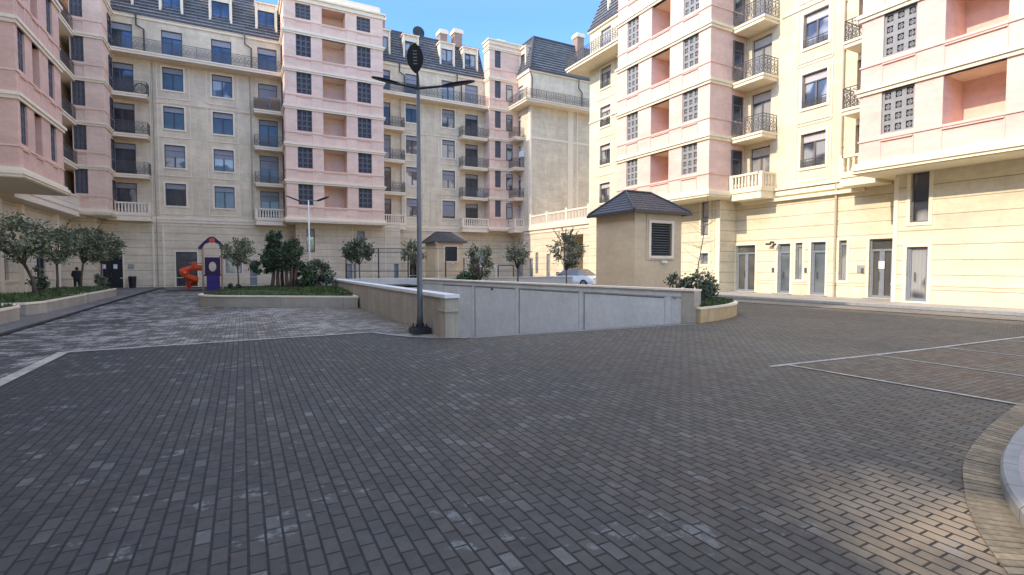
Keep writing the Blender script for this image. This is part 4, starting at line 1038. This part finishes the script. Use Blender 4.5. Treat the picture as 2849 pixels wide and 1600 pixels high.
tree((10.7, 35.4, .1), 3.2, 2.6, (.8, .8, .9), 'sparse olive tree partly hidden behind the near lamp post', 1300, .13, clumps=20, trunk_r=.045, spread=.25)
tree((13.15, 29.24, .05), 3.0, 2.0, (.8, .8, 1.15), 'upright olive tree beside the small far kiosk', 2100, .12, clumps=26, trunk_r=.05, spread=.25)
tree((16.18, 29.9, .02), 3.2, 2.55, (.8, .8, .85), 'airy olive tree in front of the white goal frame', 1150, .12, clumps=22, trunk_r=.06, spread=.22)
tree((16.8, 25.06, .03), 3.4, 2.7, (1.15, 1.15, 1.08), 'round airy olive tree left of the large kiosk', 2000, .12, clumps=30, trunk_r=.045, spread=.2)
def shrub(loc, rad, label, n, size, mat, name='shrub', stems=6, stemr=.03, clumps=16, cat='shrub', ll=2.6, spread=.34):
    x, y, z = loc; o = thing(name, loc, label, cat); tb = MB(); lv = MB()
    C = Vector((x, y, z + rad[2] * 1.05)); cs = crown_leaves(lv, C, rad, n, size, clumps, ll=ll, spread=spread)
    for k in range(stems):
        a = rnd(0, 6.28); r = rnd(0, .35) * rad[0]; e = C + cs[k % len(cs)] * .7
        tb.tube([(x + math.cos(a) * r, y + math.sin(a) * r, z), tuple(e)], [stemr, stemr * .4], 5)
    tb.build('stem', M['bark'], o); lv.build('foliage', M[mat], o); return o
# dark multi-trunk yew group
ye = thing('yew_tree', (1.75, 28.6, .65), 'tall dark green yew with several reddish trunks in the wide planter', 'tree')
lv = MB()
M['redbark'] = plain('reddish_bark', (.15, .085, .065), .9, .35, 10)
for k in range(8):
    bx, by = 1.75 + rnd(-.75, .75), 28.6 + rnd(-.4, .4); tx, ty = bx + rnd(-.18, .18), by + rnd(-.1, .1); tb = MB()
    tb.tube([(bx, by, .55), ((bx + tx) / 2 + rnd(-.05, .05), (by + ty) / 2, 1.3), (tx, ty, 2.2)], [.10, .085, .04], 7); tb.build('trunk', M['redbark'], ye, smooth=True)
for c, r, n in (((1.75, 28.6, 2.15), (.95, .8, .65), 4200), ((1.45, 28.5, 2.95), (.4, .4, .75), 1700), ((2.3, 28.7, 2.65), (.5, .5, .6), 1700), ((1.0, 28.5, 1.75), (.75, .5, .35), 1500), ((2.5, 28.5, 1.7), (.5, .5, .4), 1000)):
    crown_leaves(lv, Vector(c), r, n, .15, 30, ll=5.5, spread=.3)
lv.build('crown', M['yew'], ye)
shrub((2.75, 28.0, .6), (.5, .45, .5), 'low dark shrub directly right of the yew', 1300, .12, 'yew')
shrub((3.45, 28.6, .6), (.8, .65, .72), 'spreading blue green shrub at the right end of the wide planter', 2600, .13, 'shrub')
shrub((-.4, 28.3, .5), (.55, .5, .2), 'low ground cover bush at the left of the wide planter', 700, .11, 'yew')
shrub((12.6, 29.9, .0), (.85, .6, .75), 'dark bush at the foot of the small far kiosk', 2000, .13, 'yew')
shrub((13.6, 13.3, .55), (.42, .4, .48), 'leggy shrub in the ochre planter, against the kiosk', 700, .09, 'shrub', stems=9, clumps=14)
shrub((14.35, 13.0, .55), (.55, .5, .55), 'densest dark shrub in the middle of the ochre planter', 1350, .09, 'shrub', stems=9, clumps=20)
shrub((15.2, 13.35, .55), (.42, .4, .45), 'open shrub at the right end of the ochre planter', 650, .09, 'shrub', stems=7, clumps=14)
shrub((-8.3, 31.0, .45), (.35, .35, .65), 'thin upright bush between the left olive trees', 700, .11, 'shrub', clumps=9)
shrub((-7.25, 37.1, .45), (.35, .35, .42), 'small bush under the broad olive tree by the black double doors', 800, .11, 'shrub', clumps=9)
# bare sapling right of the kiosk
sp = thing('bare_sapling', (17.2, 15.8, .03), 'slender leafless sapling right of the large kiosk', 'tree')
tb = MB(); tb.tube([(17.2, 15.8, 0), (17.3, 15.7, 1.8), (17.55, 15.6, 3.4), (17.6, 15.5, 4.9)], [.03, .022, .014, .006], 6)
for k in range(26):
    z = rnd(1.2, 4.5); a = rnd(0, 6.28); l = rnd(.4, 1.2) * (1.2 - z / 6)
    s = Vector((17.2 + .09 * z, 15.8 - .06 * z, z)); e = s + Vector((math.cos(a) * l, math.sin(a) * l, l * rnd(.2, .9)))
    tb.tube([tuple(s), tuple(s.lerp(e, .5) + Vector((0, 0, -.04))), tuple(e)], [.009, .006, .003], 4)
tb.build('trunk', M['bark'], sp)

# ------------------------------------------------------------------ kiosks
def kiosk(x0, y0, w, l, hz, label, zb=0.0):
    o = thing('ventilation_kiosk', (x0 + w / 2, y0 + l / 2, zb), label, 'kiosk', 'stone ventilation kiosks with hipped roofs')
    ff = F('q', y0, -1); fs_ = F('p', x0, -1); mb = MB()
    wu0, wu1, wz0, wz1 = x0 + w * .33, x0 + w * .78, hz * .565, hz * .9
    ff.wall(mb, x0, x0 + w, zb, hz, [(wu0, wu1, wz0, wz1)], .18)
    for q in ([(x0, y0), (x0, y0 + l)], [(x0, y0 + l), (x0 + w, y0 + l)], [(x0 + w, y0 + l), (x0 + w, y0)]):
        mb.face([(*q[0], zb), (*q[1], zb), (*q[1], hz), (*q[0], hz)])
    mb.build('wall', M['kiosk'], o)
    lo_ = MB(); n = 13
    for k in range(n):
        z = wz0 + (k + .1) * (wz1 - wz0) / n; h = (wz1 - wz0) / n
        lo_.face([ff.pt(wu0, -.16, z + h * .9), ff.pt(wu1, -.16, z + h * .9), ff.pt(wu1, -.04, z), ff.pt(wu0, -.04, z)]); lo_.face([ff.pt(wu0, -.04, z), ff.pt(wu1, -.04, z), ff.pt(wu1, -.04, z + .02), ff.pt(wu0, -.04, z + .02)])
    ff.box(lo_, wu0, wu1, -.19, -.17, wz0, wz1, 1)
    lv_ = lo_.build('louvre', [M['steel'], M['dark']], o)
    surround(o, ff, wu0, wu1, wz0, wz1, .11)
    t = MB(); u = x0 + w * .24
    ff.box(t, u - .02, u + .02, 0, .03, hz * .52, hz); ff.box(t, u, x0 + w * .84, 0, .03, hz * .52, hz * .52 + .04); t.build('moulding', M['kiosk'], o)
    fx = MB(); ff.box(fx, x0 + w * .55, x0 + w * .66, 0, .1, hz * .49, hz * .515); fx.build('wall_light', M['white'], o)
    # hipped roof with stepped metal tiles
    e = .26; X0, X1, Y0, Y1 = x0 - e, x0 + w + e, y0 - e, y0 + l + e; rise = .92; cxm = (Y0 + Y1) / 2
    ra = (x0 + w * .22, cxm); rbx = (x0 + w * .78, cxm); rf = MB(); rows = 8
    zb_ = hz + .05
    def lerp(a, b, t): return tuple(a[i] + (b[i] - a[i]) * t for i in range(len(a)))
    cor = [(X0, Y0), (X1, Y0), (X1, Y1), (X0, Y1)]; top = [ra, rbx, rbx, ra]
    for s in range(4):
        a, b = cor[s], cor[(s + 1) % 4]; ta, tb_ = top[s], top[(s + 1) % 4]
        for r in range(rows):
            t0, t1 = r / rows, (r + 1) / rows; z0 = zb_ + rise * t0 + .03; z1 = zb_ + rise * t1
            p0, p1, p2, p3 = lerp(a, ta, t0), lerp(b, tb_, t0), lerp(b, tb_, t1), lerp(a, ta, t1)
            m_ = max(3, int(math.hypot(p1[0] - p0[0], p1[1] - p0[1]) / .1)); 
            for c in range(m_):   # corrugated
                u0_, u1_ = c / m_, (c + 1) / m_; hA = .018 * (c % 2); hB = .018 * ((c + 1) % 2)
                rf.face([(*lerp(p0, p1, u0_), z0 + hA), (*lerp(p0, p1, u1_), z0 + hB), (*lerp(p3, p2, u1_), z1 + hB), (*lerp(p3, p2, u0_), z1 + hA)])
                rf.face([(*lerp(p0, p1, u0_), z0 - .035), (*lerp(p0, p1, u1_), z0 - .035), (*lerp(p0, p1, u1_), z0 + hB), (*lerp(p0, p1, u0_), z0 + hA)])
    ro = rf.build('roof', M['tile'], o)
    rg = MB()
    for c, t_ in zip(cor, top): rg.tube([(*c, zb_ + .05), (*t_, zb_ + rise + .04)], .045, 6)
    rg.tube([(*ra, zb_ + rise + .04), (*rbx, zb_ + rise + .04)], .05, 6); rg.build('ridge_cap', M['tile'], ro)
    gt = MB(); gt.box(X0 - .03, X1 + .03, Y0 - .05, Y0 + .03, hz - .04, hz + .07); gt.box(X0 - .05, X0 + .03, Y0 + .03, Y1 + .03, hz - .04, hz + .07); gt.box(X1 - .03, X1 + .05, Y0 + .03, Y1 + .03, hz - .04, hz + .07)
    gt.box(X0 + .03, X1 - .03, Y0 + .03, Y1, hz, hz + .02); gt.build('gutter', M['dpipe'], o)
    return o, ff
k2_, _ = kiosk(13.55, 15.45, 2.48, 2.45, 3.9, 'large cream kiosk with louvred window and dark hipped roof behind the ramp wall')
k1_, ff1 = kiosk(15.4, 43.9, 2.65, 2.9, 3.95, 'small distant cream kiosk just right of the near lamp post')
mb = MB(); mb.tube([(15.3, 43.6, 3.9), (15.55, 43.7, 3.7), (15.6, 43.8, 3.4), (15.6, 43.8, 0)], .05, 6); mb.build('downpipe', M['trim'], k1_)

# ------------------------------------------------------------------ lamps
def lamp_head(mb, a, b, w, t):
    """flat leaf-shaped LED head from a to b"""
    a, b = Vector(a), Vector(b); d = (b - a); side = d.cross(Vector((0, 0, 1))).normalized(); up = side.cross(d).normalized()
    prof = [(0, .25), (.12, .75), (.35, 1), (.65, .95), (.88, .6), (1, .15)]
    up_, dn = [], []
    for s, k in prof:
        for sg in (1, -1):
            up_.append(a + d * s + side * w * k * .5 * sg + up * t * .5); dn.append(a + d * s + side * w * k * .38 * sg - up * t * .5)
    n = len(prof)
    for i in range(n - 1):
        A0, A1, B0, B1 = up_[2 * i], up_[2 * i + 1], up_[2 * i + 2], up_[2 * i + 3]; C0, C1, D0, D1 = dn[2 * i], dn[2 * i + 1], dn[2 * i + 2], dn[2 * i + 3]
        mb.face([A0, A1, B1, B0]); mb.face([C0, C1, D1, D0]); mb.face([A0, B0, D0, C0]); mb.face([A1, B1, D1, C1])
la = thing('street_lamp', (4.17, 13.17, 0), 'tall grey lamp post with dark leaf-shaped heads beside the ramp entrance', 'street lamp')
mb = MB(); mb.box(3.93, 4.41, 12.93, 13.41, 0, .16); mb.box(3.98, 4.36, 12.98, 13.36, .16, .2); 
for i in (-1, 1):
    for j in (-1, 1): mb.tube([(4.17 + i * .14, 13.17 + j * .14, .2), (4.17 + i * .14, 13.17 + j * .14, .27)], .02, 6)
mb.build('base', M['black'], la)
mb = MB(); mb.tube([(4.17, 13.17, .2), (4.17, 13.17, .5), (4.17, 13.17, 6.45)], [.095, .078, .045], 12); mb.build('pole', M['steel'], la, smooth=True)
mb = MB(); mb.tube([(4.17, 13.17, 6.4), (4.15, 13.14, 6.75), (4.09, 13.05, 7.0)], [.05, .035, .03], 8); mb.tube([(4.17, 13.17, 6.44), (3.72, 13.42, 6.56)], [.035, .03], 6); mb.tube([(4.17, 13.17, 6.44), (4.75, 12.87, 6.5)], [.035, .03], 6); mb.build('bracket', M['black'], la)
for a, b in (((3.75, 13.40, 6.55), (3.1, 13.74, 6.73)), ((4.72, 12.88, 6.49), (5.48, 12.49, 6.63))):
    mb = MB(); lamp_head(mb, a, b, .24, .045); mb.build('lamp_head', M['black'], la)
# upright oval head facing the courtyard
oh = MB(); O = Vector((4.05, 13.02, 7.13)); nrm = Vector((-.40, -.86, -.32)).normalized(); sx = nrm.cross(Vector((0, 0, 1))).normalized(); sy = sx.cross(nrm)
pr_ = []
for i in range(20):
    a = 2 * math.pi * i / 20; rr = .215 * (1 if math.sin(a) > 0 else 1 - .45 * (-math.sin(a)) ** 2); pr_.append(O + sx * rr * math.cos(a) + sy * .35 * math.sin(a))
for i in range(20):
    j = (i + 1) % 20; oh.face([pr_[i] - nrm * .05, pr_[j] - nrm * .05, pr_[j] + nrm * .02, pr_[i] + nrm * .02]); oh.face([O - nrm * .08, pr_[i] - nrm * .05, pr_[j] - nrm * .05]); oh.face([O + nrm * .02, pr_[i] + nrm * .02, pr_[j] + nrm * .02])
oo = oh.build('lamp_head', M['black'], la)
ld = MB()
for r in range(5):
    c = O + nrm * .03 + sy * (-.12 + .075 * r); ld.face([c - sx * .05 - sy * .012, c + sx * .05 - sy * .012, c + sx * .05 + sy * .012, c - sx * .05 + sy * .012])
ld.build('led_strip', M['gframe'], oo)
l2 = thing('street_lamp', (3.85, 35.2, 0), 'slim distant lamp post with two wing arms before the pink bay', 'street lamp')
mb = MB(); mb.tube([(3.85, 35.2, 0), (3.85, 35.2, 6.0)], [.07, .04], 8); mb.build('pole', M['white'], l2, smooth=True)
mb = MB(); mb.tube([(3.85, 35.2, 5.95), (3.3, 35.5, 5.98)], .03, 6); mb.tube([(3.85, 35.2, 5.95), (4.4, 34.95, 5.98)], .03, 6); mb.build('bracket', M['steel'], l2)
for a, b in (((3.35, 35.48, 5.95), (2.6, 35.9, 6.28)), ((4.35, 34.97, 5.95), (5.0, 34.65, 6.22))):
    mb = MB(); lamp_head(mb, a, b, .34, .07); mb.build('lamp_head', M['black'], l2)

# ------------------------------------------------------------------ playground
cx_, sx_ = math.cos(R_(-2.6)), math.sin(R_(-2.6))
def cam_(x, y, z, bx, by): return (bx + x * cx_ + y * sx_, by - x * sx_ + y * cx_, z)   # local frame turned to face the court
pg = thing('playground_tower', (-1.9, 44.5, 0), 'purple and red playground tower with an orange spiral slide', 'playground tower')
BX, BY = -1.95, 44.5
def pb(mb, x0, x1, y0, y1, z0, z1):
    i = len(mb.v); mb.v += [cam_(x, y, z, BX, BY) for x, y, z in ((x0, y0, z0), (x1, y0, z0), (x1, y1, z0), (x0, y1, z0), (x0, y0, z1), (x1, y0, z1), (x1, y1, z1), (x0, y1, z1))]
    for f in ((3, 2, 1, 0), (4, 5, 6, 7), (0, 1, 5, 4), (1, 2, 6, 5), (2, 3, 7, 6), (3, 0, 4, 7)): mb.f.append(tuple(i + a for a in f)); mb.mi.append(0)
for x in (-.62, .62):
    for y in (-.6, .6):
        mb = MB(); mb.tube([cam_(x, y, 0, BX, BY), cam_(x, y, 3.25, BX, BY)], .055, 8); mb.build('post', M['tan'], pg)
mb = MB(); pb(mb, -.62, .62, -.6, .6, 1.05, 1.15); mb.build('deck', M['violet'], pg)
# arched roof: gable shell
mb = MB(); pf = [(-.88, 3.02), (-.72, 3.0), (-.45, 3.42), (0, 3.62), (.45, 3.42), (.72, 3.0), (.88, 3.02), (.86, 3.2), (.5, 3.62), (.18, 3.92), (0, 3.97), (-.18, 3.92), (-.5, 3.62), (-.86, 3.2)]
lo1 = [cam_(x, -.7, z, BX, BY) for x, z in pf]; lo2 = [cam_(x, -.2, z, BX, BY) for x, z in pf]
for i in range(len(pf)): j = (i + 1) % len(pf); mb.face([lo1[i], lo1[j], lo2[j], lo2[i]])
for lo_ in (lo1, lo2):
    for i in range(6): mb.face([lo_[i], lo_[i + 1], lo_[12 - i], lo_[13 - i]] if i < 6 else [])
o = mb.build('roof', M['violet'], pg)
mb = MB(); c0 = cam_(0, -.73, 3.68, BX, BY)
mb.tube([cam_(0, -.71, 3.68, BX, BY), cam_(0, -.76, 3.68, BX, BY)], .2, 14); mb.build('roof_emblem', M['red'], o)
# climbing panel with oval opening
mb = MB(); n = 16
for i in range(n):
    a0, a1 = 2 * math.pi * i / n, 2 * math.pi * (i + 1) / n
    def sq(a):
        c, s = math.cos(a), math.sin(a); k = 1 / max(abs(c), abs(s)); return (.5 * c * k, .62 * s * k)
    for yy in (-.66, -.6):
        mb.face([cam_(.24 * math.cos(a0), yy, 1.75 + .36 * math.sin(a0), BX, BY), cam_(.24 * math.cos(a1), yy, 1.75 + .36 * math.sin(a1), BX, BY), cam_(sq(a1)[0], yy, 1.72 + sq(a1)[1], BX, BY), cam_(sq(a0)[0], yy, 1.72 + sq(a0)[1], BX, BY)])
    mb.face([cam_(.24 * math.cos(a0), -.66, 1.75 + .36 * math.sin(a0), BX, BY), cam_(.24 * math.cos(a1), -.66, 1.75 + .36 * math.sin(a1), BX, BY), cam_(.24 * math.cos(a1), -.6, 1.75 + .36 * math.sin(a1), BX, BY), cam_(.24 * math.cos(a0), -.6, 1.75 + .36 * math.sin(a0), BX, BY)])
pb(mb, -.5, .5, -.66, -.6, 2.34, 2.44); mb.build('safety_panel', M['violet'], pg)
mb = MB(); pb(mb, -.4, .45, -.95, -.88, .0, 1.1); pb(mb, -.4, .45, -.95, -.6, .55, .62); mb.build('climbing_ramp', M['purple'], pg)
mb = MB(); mb.tube([cam_(-.62, -.3, 2.0, BX, BY), cam_(-1.5, -.3, 2.0, BX, BY)], .035, 6); pb(mb, -1.3, -1.0, -.34, -.26, 1.9, 2.12); mb.build('grab_bar', M['red'], pg)
# spiral slide: open trough swept around a helix
mb = MB(); hel = []
for k in range(33):
    t = k / 32; a = R_(55) + t * R_(420); r = .36; hel.append((Vector(cam_(-1.5 + r * math.cos(a), -.25 + r * math.sin(a), 1.55 - 1.35 * t, BX, BY)), Vector(cam_(-1.5, -.25, 0, BX, BY))))
hel = [(Vector(cam_(-.62, .2, 1.5, BX, BY)), Vector(cam_(-.62, -5, 0, BX, BY)))] + hel
for i in range(len(hel) - 1):
    rows = []
    for (p, c) in (hel[i], hel[i + 1]):
        rad_ = Vector((p.x - c.x, p.y - c.y, 0)).normalized(); rows.append([p + rad_ * a + Vector((0, 0, b)) for a, b in ((-.20, .14), (-.18, 0), (-.08, -.06), (.08, -.06), (.20, .05), (.24, .36))])
    for j in range(5): mb.face([rows[0][j], rows[0][j + 1], rows[1][j + 1], rows[1][j]])
mb.build('spiral_slide', M['orange'], pg, smooth=True)
mb = MB(); mb.tube([cam_(-1.55, -.25, 0, BX, BY), cam_(-1.55, -.25, 1.6, BX, BY)], .06, 8); mb.build('slide_post', M['red'], pg)
n = 26; sheet('rubber_mat', [tuple(cam_(-.6 + 2.4 * math.cos(2 * math.pi * i / n), -.2 + 2.0 * math.sin(2 * math.pi * i / n), 0, BX, BY)[:2]) for i in range(n)], .010, 'rubber')

# ------------------------------------------------------------------ sports court frame, goal
sc = thing('court_fence_frame', (14, 43, 0), 'dark steel post and rail frame around the sports court', 'fence')
P0 = Vector((8.0, 46.0)); P1 = Vector((12.9, 44.0)); P2 = Vector((21.5, 39.6))
for i, p in enumerate((P0, P0.lerp(P1, .52), P1, P1.lerp(P2, .34), P1.lerp(P2, .67), P2)):
    mb = MB(); mb.tube([(p.x, p.y, 0), (p.x, p.y, 3.35)], .06, 6); mb.build('post', M['frame'], sc)
for z in (3.3, 3.0, 1.35, .5):
    mb = MB(); mb.tube([(*P0, z), (*P1, z)], .035, 5)
    if z != 3.0: mb.tube([(*P1, z), (*P2, z)], .02, 5)
    mb.build('rail', M['frame'], sc)
gf = thing('goal_frame', (18.3, 37.8, 0), 'white and dark small goal frame standing on the sports court', 'goal')
def gq(p, q_, z0, z1, mat, nm):
    m_ = MB(); m_.tube([(*p, z0), (*p, z1)], .045, 6); m_.tube([(*q_, z0), (*q_, z1)], .045, 6); m_.tube([(*p, z1), (*q_, z1)], .045, 6); m_.build(nm, M[mat], gf)
gq((17.2, 38.3), (18.4, 37.7), 0, 1.75, 'white', 'crossbar'); gq((18.6, 37.7), (19.7, 37.1), 0, 1.85, 'frame', 'rear_frame')
bb = thing('backboard', (18.2, 40.5, 0), 'pale grey backboard on a pole behind the goal frame', 'backboard')
mb = MB(); mb.box(17.3, 18.9, 40.45, 40.5, 2.0, 3.1); mb.build('board', plain('board_grey', (.42, .44, .46), .4), bb); mb = MB(); mb.tube([(18.1, 40.6, 0), (18.1, 40.6, 2.9)], .05, 6); mb.build('pole', M['steel'], bb)

# ------------------------------------------------------------------ trash bin, car
tb_ = thing('trash_bin', (-7.85, 51.0, 0), 'small black trash bin beside the black double doors', 'trash bin')
mb = MB(); mb.tube([(-7.85, 50.9, 0), (-7.85, 50.9, .9)], [.22, .28], 10); mb.build('bin_body', M['black'], tb_); mb = MB(); mb.tube([(-7.85, 50.9, .9), (-7.85, 50.9, .98)], [.3, .26], 10); mb.build('lid', M['frame'], tb_)

car = thing('parked_car', (23.4, 33.6, .1), 'white parked car half hidden behind the olive tree and the large kiosk', 'car')
def car_pt(s, w, z): return (23.4 + s * .35 + w * .94, 33.6 - s * .94 + w * .35, .1 + z)
body = [(-2.15, .35, .75), (-2.1, .3, .95), (-1.3, .25, 1.02), (-.7, .25, 1.4), (0, .25, 1.5), (.8, .25, 1.46), (1.5, .28, 1.08), (2.05, .3, .98), (2.15, .35, .7)]
mb = MB(); st = [-2.2, -1.9, -1.2, -.5, .3, 1.1, 1.7, 2.2]; hb_ = [.72, .88, .95, .98, .98, .98, .95, .75]
rings = [[car_pt(s, w, z) for w, z in ((-.82, .3), (-.88, .5), (-.86, h_ - .08), (-.7, h_), (.7, h_), (.86, h_ - .08), (.88, .5), (.82, .3))] for s, h_ in zip(st, hb_)]
for i in range(len(rings) - 1):
    for j in range(8): mb.face([rings[i][j], rings[i][(j + 1) % 8], rings[i + 1][(j + 1) % 8], rings[i + 1][j]])
mb.face(rings[0]); mb.face(rings[-1]); mb.build('body', plain('car_paint_white', (.82, .82, .82), .25, .02), car, smooth=False)
mb = MB(); ro_ = [[car_pt(s, w, z) for w, z in ((-.80, .95), (-.60, h_), (.60, h_), (.80, .95))] for s, h_ in ((-1.25, .96), (-.65, 1.42), (.75, 1.46), (1.55, .97))]
for i in range(3):
    for j in range(3): mb.face([ro_[i][j], ro_[i][j + 1], ro_[i + 1][j + 1], ro_[i + 1][j]], 1 if (j != 1 or i != 1) else 0)
mb.build('cabin', [plain('car_roof_white', (.82, .82, .82), .25, .02), M['glass']], car)
for s in (-1.35, 1.35):
    for w in (-.80, .80):
        mb = MB(); mb.tube([car_pt(s, w - .1, .33), car_pt(s, w + .1, .33)], .33, 18); wo = mb.build('wheel', M['black'], car)
        mb = MB(); sg = 1 if w > 0 else -1; mb.tube([car_pt(s, w + sg * .1, .33), car_pt(s, w + sg * .115, .33)], .2, 12); mb.build('rim', M['gframe'], wo)
for w in (-.62, .62):
    mb = MB(); 
    a = car_pt(2.19, w - .17, .62); b = car_pt(2.19, w + .17, .62); c = car_pt(2.21, w + .17, .76); d = car_pt(2.21, w - .17, .76); mb.face([a, b, c, d]); mb.build('headlight', M['glassl'], car)

# ------------------------------------------------------------------ person (seen from behind, walking away)
pe = thing('person', (-10.55, 47.3, .0), 'person in dark hooded coat and trousers walking away near the left trees', 'person')
def skinmesh(name, verts, edges, radii, mat, parent, sub=2):
    me = bpy.data.meshes.new(name); me.from_pydata(verts, edges, []); o = bpy.data.objects.new(name, me); COL.objects.link(o); o.parent = parent
    md = o.modifiers.new('Skin', 'SKIN'); sv = me.skin_vertices[0].data
    for i, r in enumerate(radii): sv[i].radius = r if isinstance(r, tuple) else (r, r); sv[i].use_root = (i == 0)
    s2 = o.modifiers.new('Sub', 'SUBSURF'); s2.levels = sub; s2.render_levels = sub; me.materials.append(mat); return o
skin_m = plain('skin', (.45, .27, .19), .6, .05); coat = plain('dark_coat', (.018, .016, .022), .85, .2, 20); trou = plain('dark_trousers', (.012, .012, .015), .85, .2, 20)
# walks along +q (away from camera); x across, y forward
bv = [(0, 0, .9), (0, .0, 1.1), (0, .03, 1.32), (0, .05, 1.44), (0, .07, 1.52), (0, .08, 1.60),
      (.09, 0, .86), (.11, .10, .48), (.11, .14, .08), (.11, .26, .05), (-.09, 0, .86), (-.10, -.02, .48), (-.10, -.20, .12), (-.10, -.10, .05),
      (.19, .04, 1.38), (.25, -.02, 1.12), (.24, .12, .90), (.235, .16, .83), (-.19, .04, 1.38), (-.25, .02, 1.12), (-.22, .20, 1.0), (-.19, .27, .99)]
be = [(0, 1), (1, 2), (2, 3), (3, 4), (4, 5), (0, 6), (6, 7), (7, 8), (8, 9), (0, 10), (10, 11), (11, 12), (12, 13), (3, 14), (14, 15), (15, 16), (16, 17), (3, 18), (18, 19), (19, 20), (20, 21)]
br_ = [(.15, .11), (.14, .11), (.17, .12), (.09, .07), .055, .09, .09, .065, .045, .035, .09, .065, .045, .035, .065, .05, .038, .03, .065, .05, .038, .03]
body_o = skinmesh('body', bv, be, br_, skin_m, pe)
skinmesh('coat', [(0, 0, .78), (0, 0, 1.0), (0, .01, 1.18), (0, .04, 1.36), (0, .06, 1.46), (.20, .04, 1.38), (.26, -.02, 1.12), (.245, .11, .92), (-.20, .04, 1.38), (-.26, .02, 1.12), (-.23, .18, 1.01)],
         [(0, 1), (1, 2), (2, 3), (3, 4), (3, 5), (5, 6), (6, 7), (3, 8), (8, 9), (9, 10)], [(.24, .18), (.22, .17), (.21, .16), (.20, .15), (.11, .1), .10, .085, .065, .10, .085, .065], coat, pe)
skinmesh('trousers', [(0, 0, .9), (.10, 0, .82), (.11, .10, .48), (.11, .14, .10), (-.10, 0, .82), (-.10, -.02, .48), (-.10, -.19, .14)], [(0, 1), (1, 2), (2, 3), (0, 4), (4, 5), (5, 6)], [(.17, .13), .11, .085, .065, .11, .085, .065], trou, pe)
mb = MB()
for i in range(6):
    for j in range(10):
        def sp_(i, j): a = 2 * math.pi * j / 10; b = -.9 + (math.pi / 2 + .9) * i / 6; return (-10.55 + .105 * math.cos(b) * math.cos(a), 47.3 + .065 + .115 * math.cos(b) * math.sin(a), 1.60 + .13 * math.sin(b))
        mb.face([sp_(i, j), sp_(i, j + 1), sp_(i + 1, j + 1), sp_(i + 1, j)])
mb.build('hair', M['black'], pe, smooth=True)
for sx__, hx, hy, hz_ in ((1, .235, .16, .83), (-1, -.19, .27, .99)):
    for k, (dx, l) in enumerate(((-.03, .07), (-.01, .08), (.01, .076), (.03, .06))):
        skinmesh('finger', [(hx + dx, hy + .02, hz_ - .02), (hx + dx, hy + .035, hz_ - .05), (hx + dx * .9, hy + .03, hz_ - .05 - l * .5)], [(0, 1), (1, 2)], [.009, .008, .007], skin_m, pe, 1)
    skinmesh('thumb', [(hx - sx__ * .03, hy, hz_), (hx - sx__ * .05, hy + .03, hz_ - .03)], [(0, 1)], [.011, .009], skin_m, pe, 1)

# ------------------------------------------------------------------ camera, light, world
cam = bpy.data.cameras.new('camera'); co = bpy.data.objects.new('camera', cam); COL.objects.link(co); S.camera = co
cam.sensor_width = 36; cam.lens = 1424 / 2849 * 36; cam.clip_end = 2000; cam.clip_start = .05
co.location = (0, 0, 1.8); co.rotation_euler = (R_(90) - math.atan(60 / 1424), 0, R_(-27.8))
SUN_EL = 33.0; to_sun = Vector((-math.cos(R_(SUN_EL)), math.cos(R_(SUN_EL)) * .03, math.sin(R_(SUN_EL)))).normalized()
sl = bpy.data.lights.new('sun', 'SUN'); sl.energy = SUNE = 4.2; sl.angle = R_(.5); sl.color = (1, .86, .68)
so = bpy.data.objects.new('sun', sl); COL.objects.link(so); so.rotation_euler = (-to_sun).to_track_quat('-Z', 'Y').to_euler(); so.location = (-30, 0, 40)
w = bpy.data.worlds.new('World'); S.world = w; w.use_nodes = True; t = w.node_tree; bg = t.nodes['Background']
sk = t.nodes.new('ShaderNodeTexSky'); sk.sky_type = 'NISHITA'; sk.sun_disc = False; sk.sun_elevation = R_(SUN_EL)
sk.sun_rotation = math.atan2(to_sun.x, to_sun.y); sk.air_density = 1.0; sk.dust_density = .3; sk.ozone_density = 3.0

# sky graded by height: deep blue low down, overhead made paler to neutralise shade
tc = t.nodes.new('ShaderNodeTexCoord'); sp_z = t.nodes.new('ShaderNodeSeparateXYZ'); t.links.new(tc.outputs['Generated'], sp_z.inputs[0])
mrz = t.nodes.new('ShaderNodeMapRange'); mrz.interpolation_type = 'SMOOTHSTEP'; mrz.inputs[1].default_value = .42; mrz.inputs[2].default_value = .68; t.links.new(sp_z.outputs[2], mrz.inputs[0])
ha = t.nodes.new('ShaderNodeHueSaturation'); ha.inputs['Saturation'].default_value = 1.22; ha.inputs['Value'].default_value = .95; ha.inputs['Hue'].default_value = .514; t.links.new(sk.outputs[0], ha.inputs['Color'])
hb2 = t.nodes.new('ShaderNodeHueSaturation'); hb2.inputs['Saturation'].default_value = .55; hb2.inputs['Value'].default_value = 1.35; t.links.new(sk.outputs[0], hb2.inputs['Color'])
mx = t.nodes.new('ShaderNodeMix'); mx.data_type = 'RGBA'; t.links.new(mrz.outputs[0], mx.inputs['Factor']); t.links.new(ha.outputs[0], mx.inputs['A']); t.links.new(hb2.outputs[0], mx.inputs['B']); t.links.new(mx.outputs['Result'], bg.inputs[0])
bg.inputs[1].default_value = .52
S.view_settings.view_transform = 'Standard'; S.view_settings.look = 'None'; S.view_settings.exposure = 0
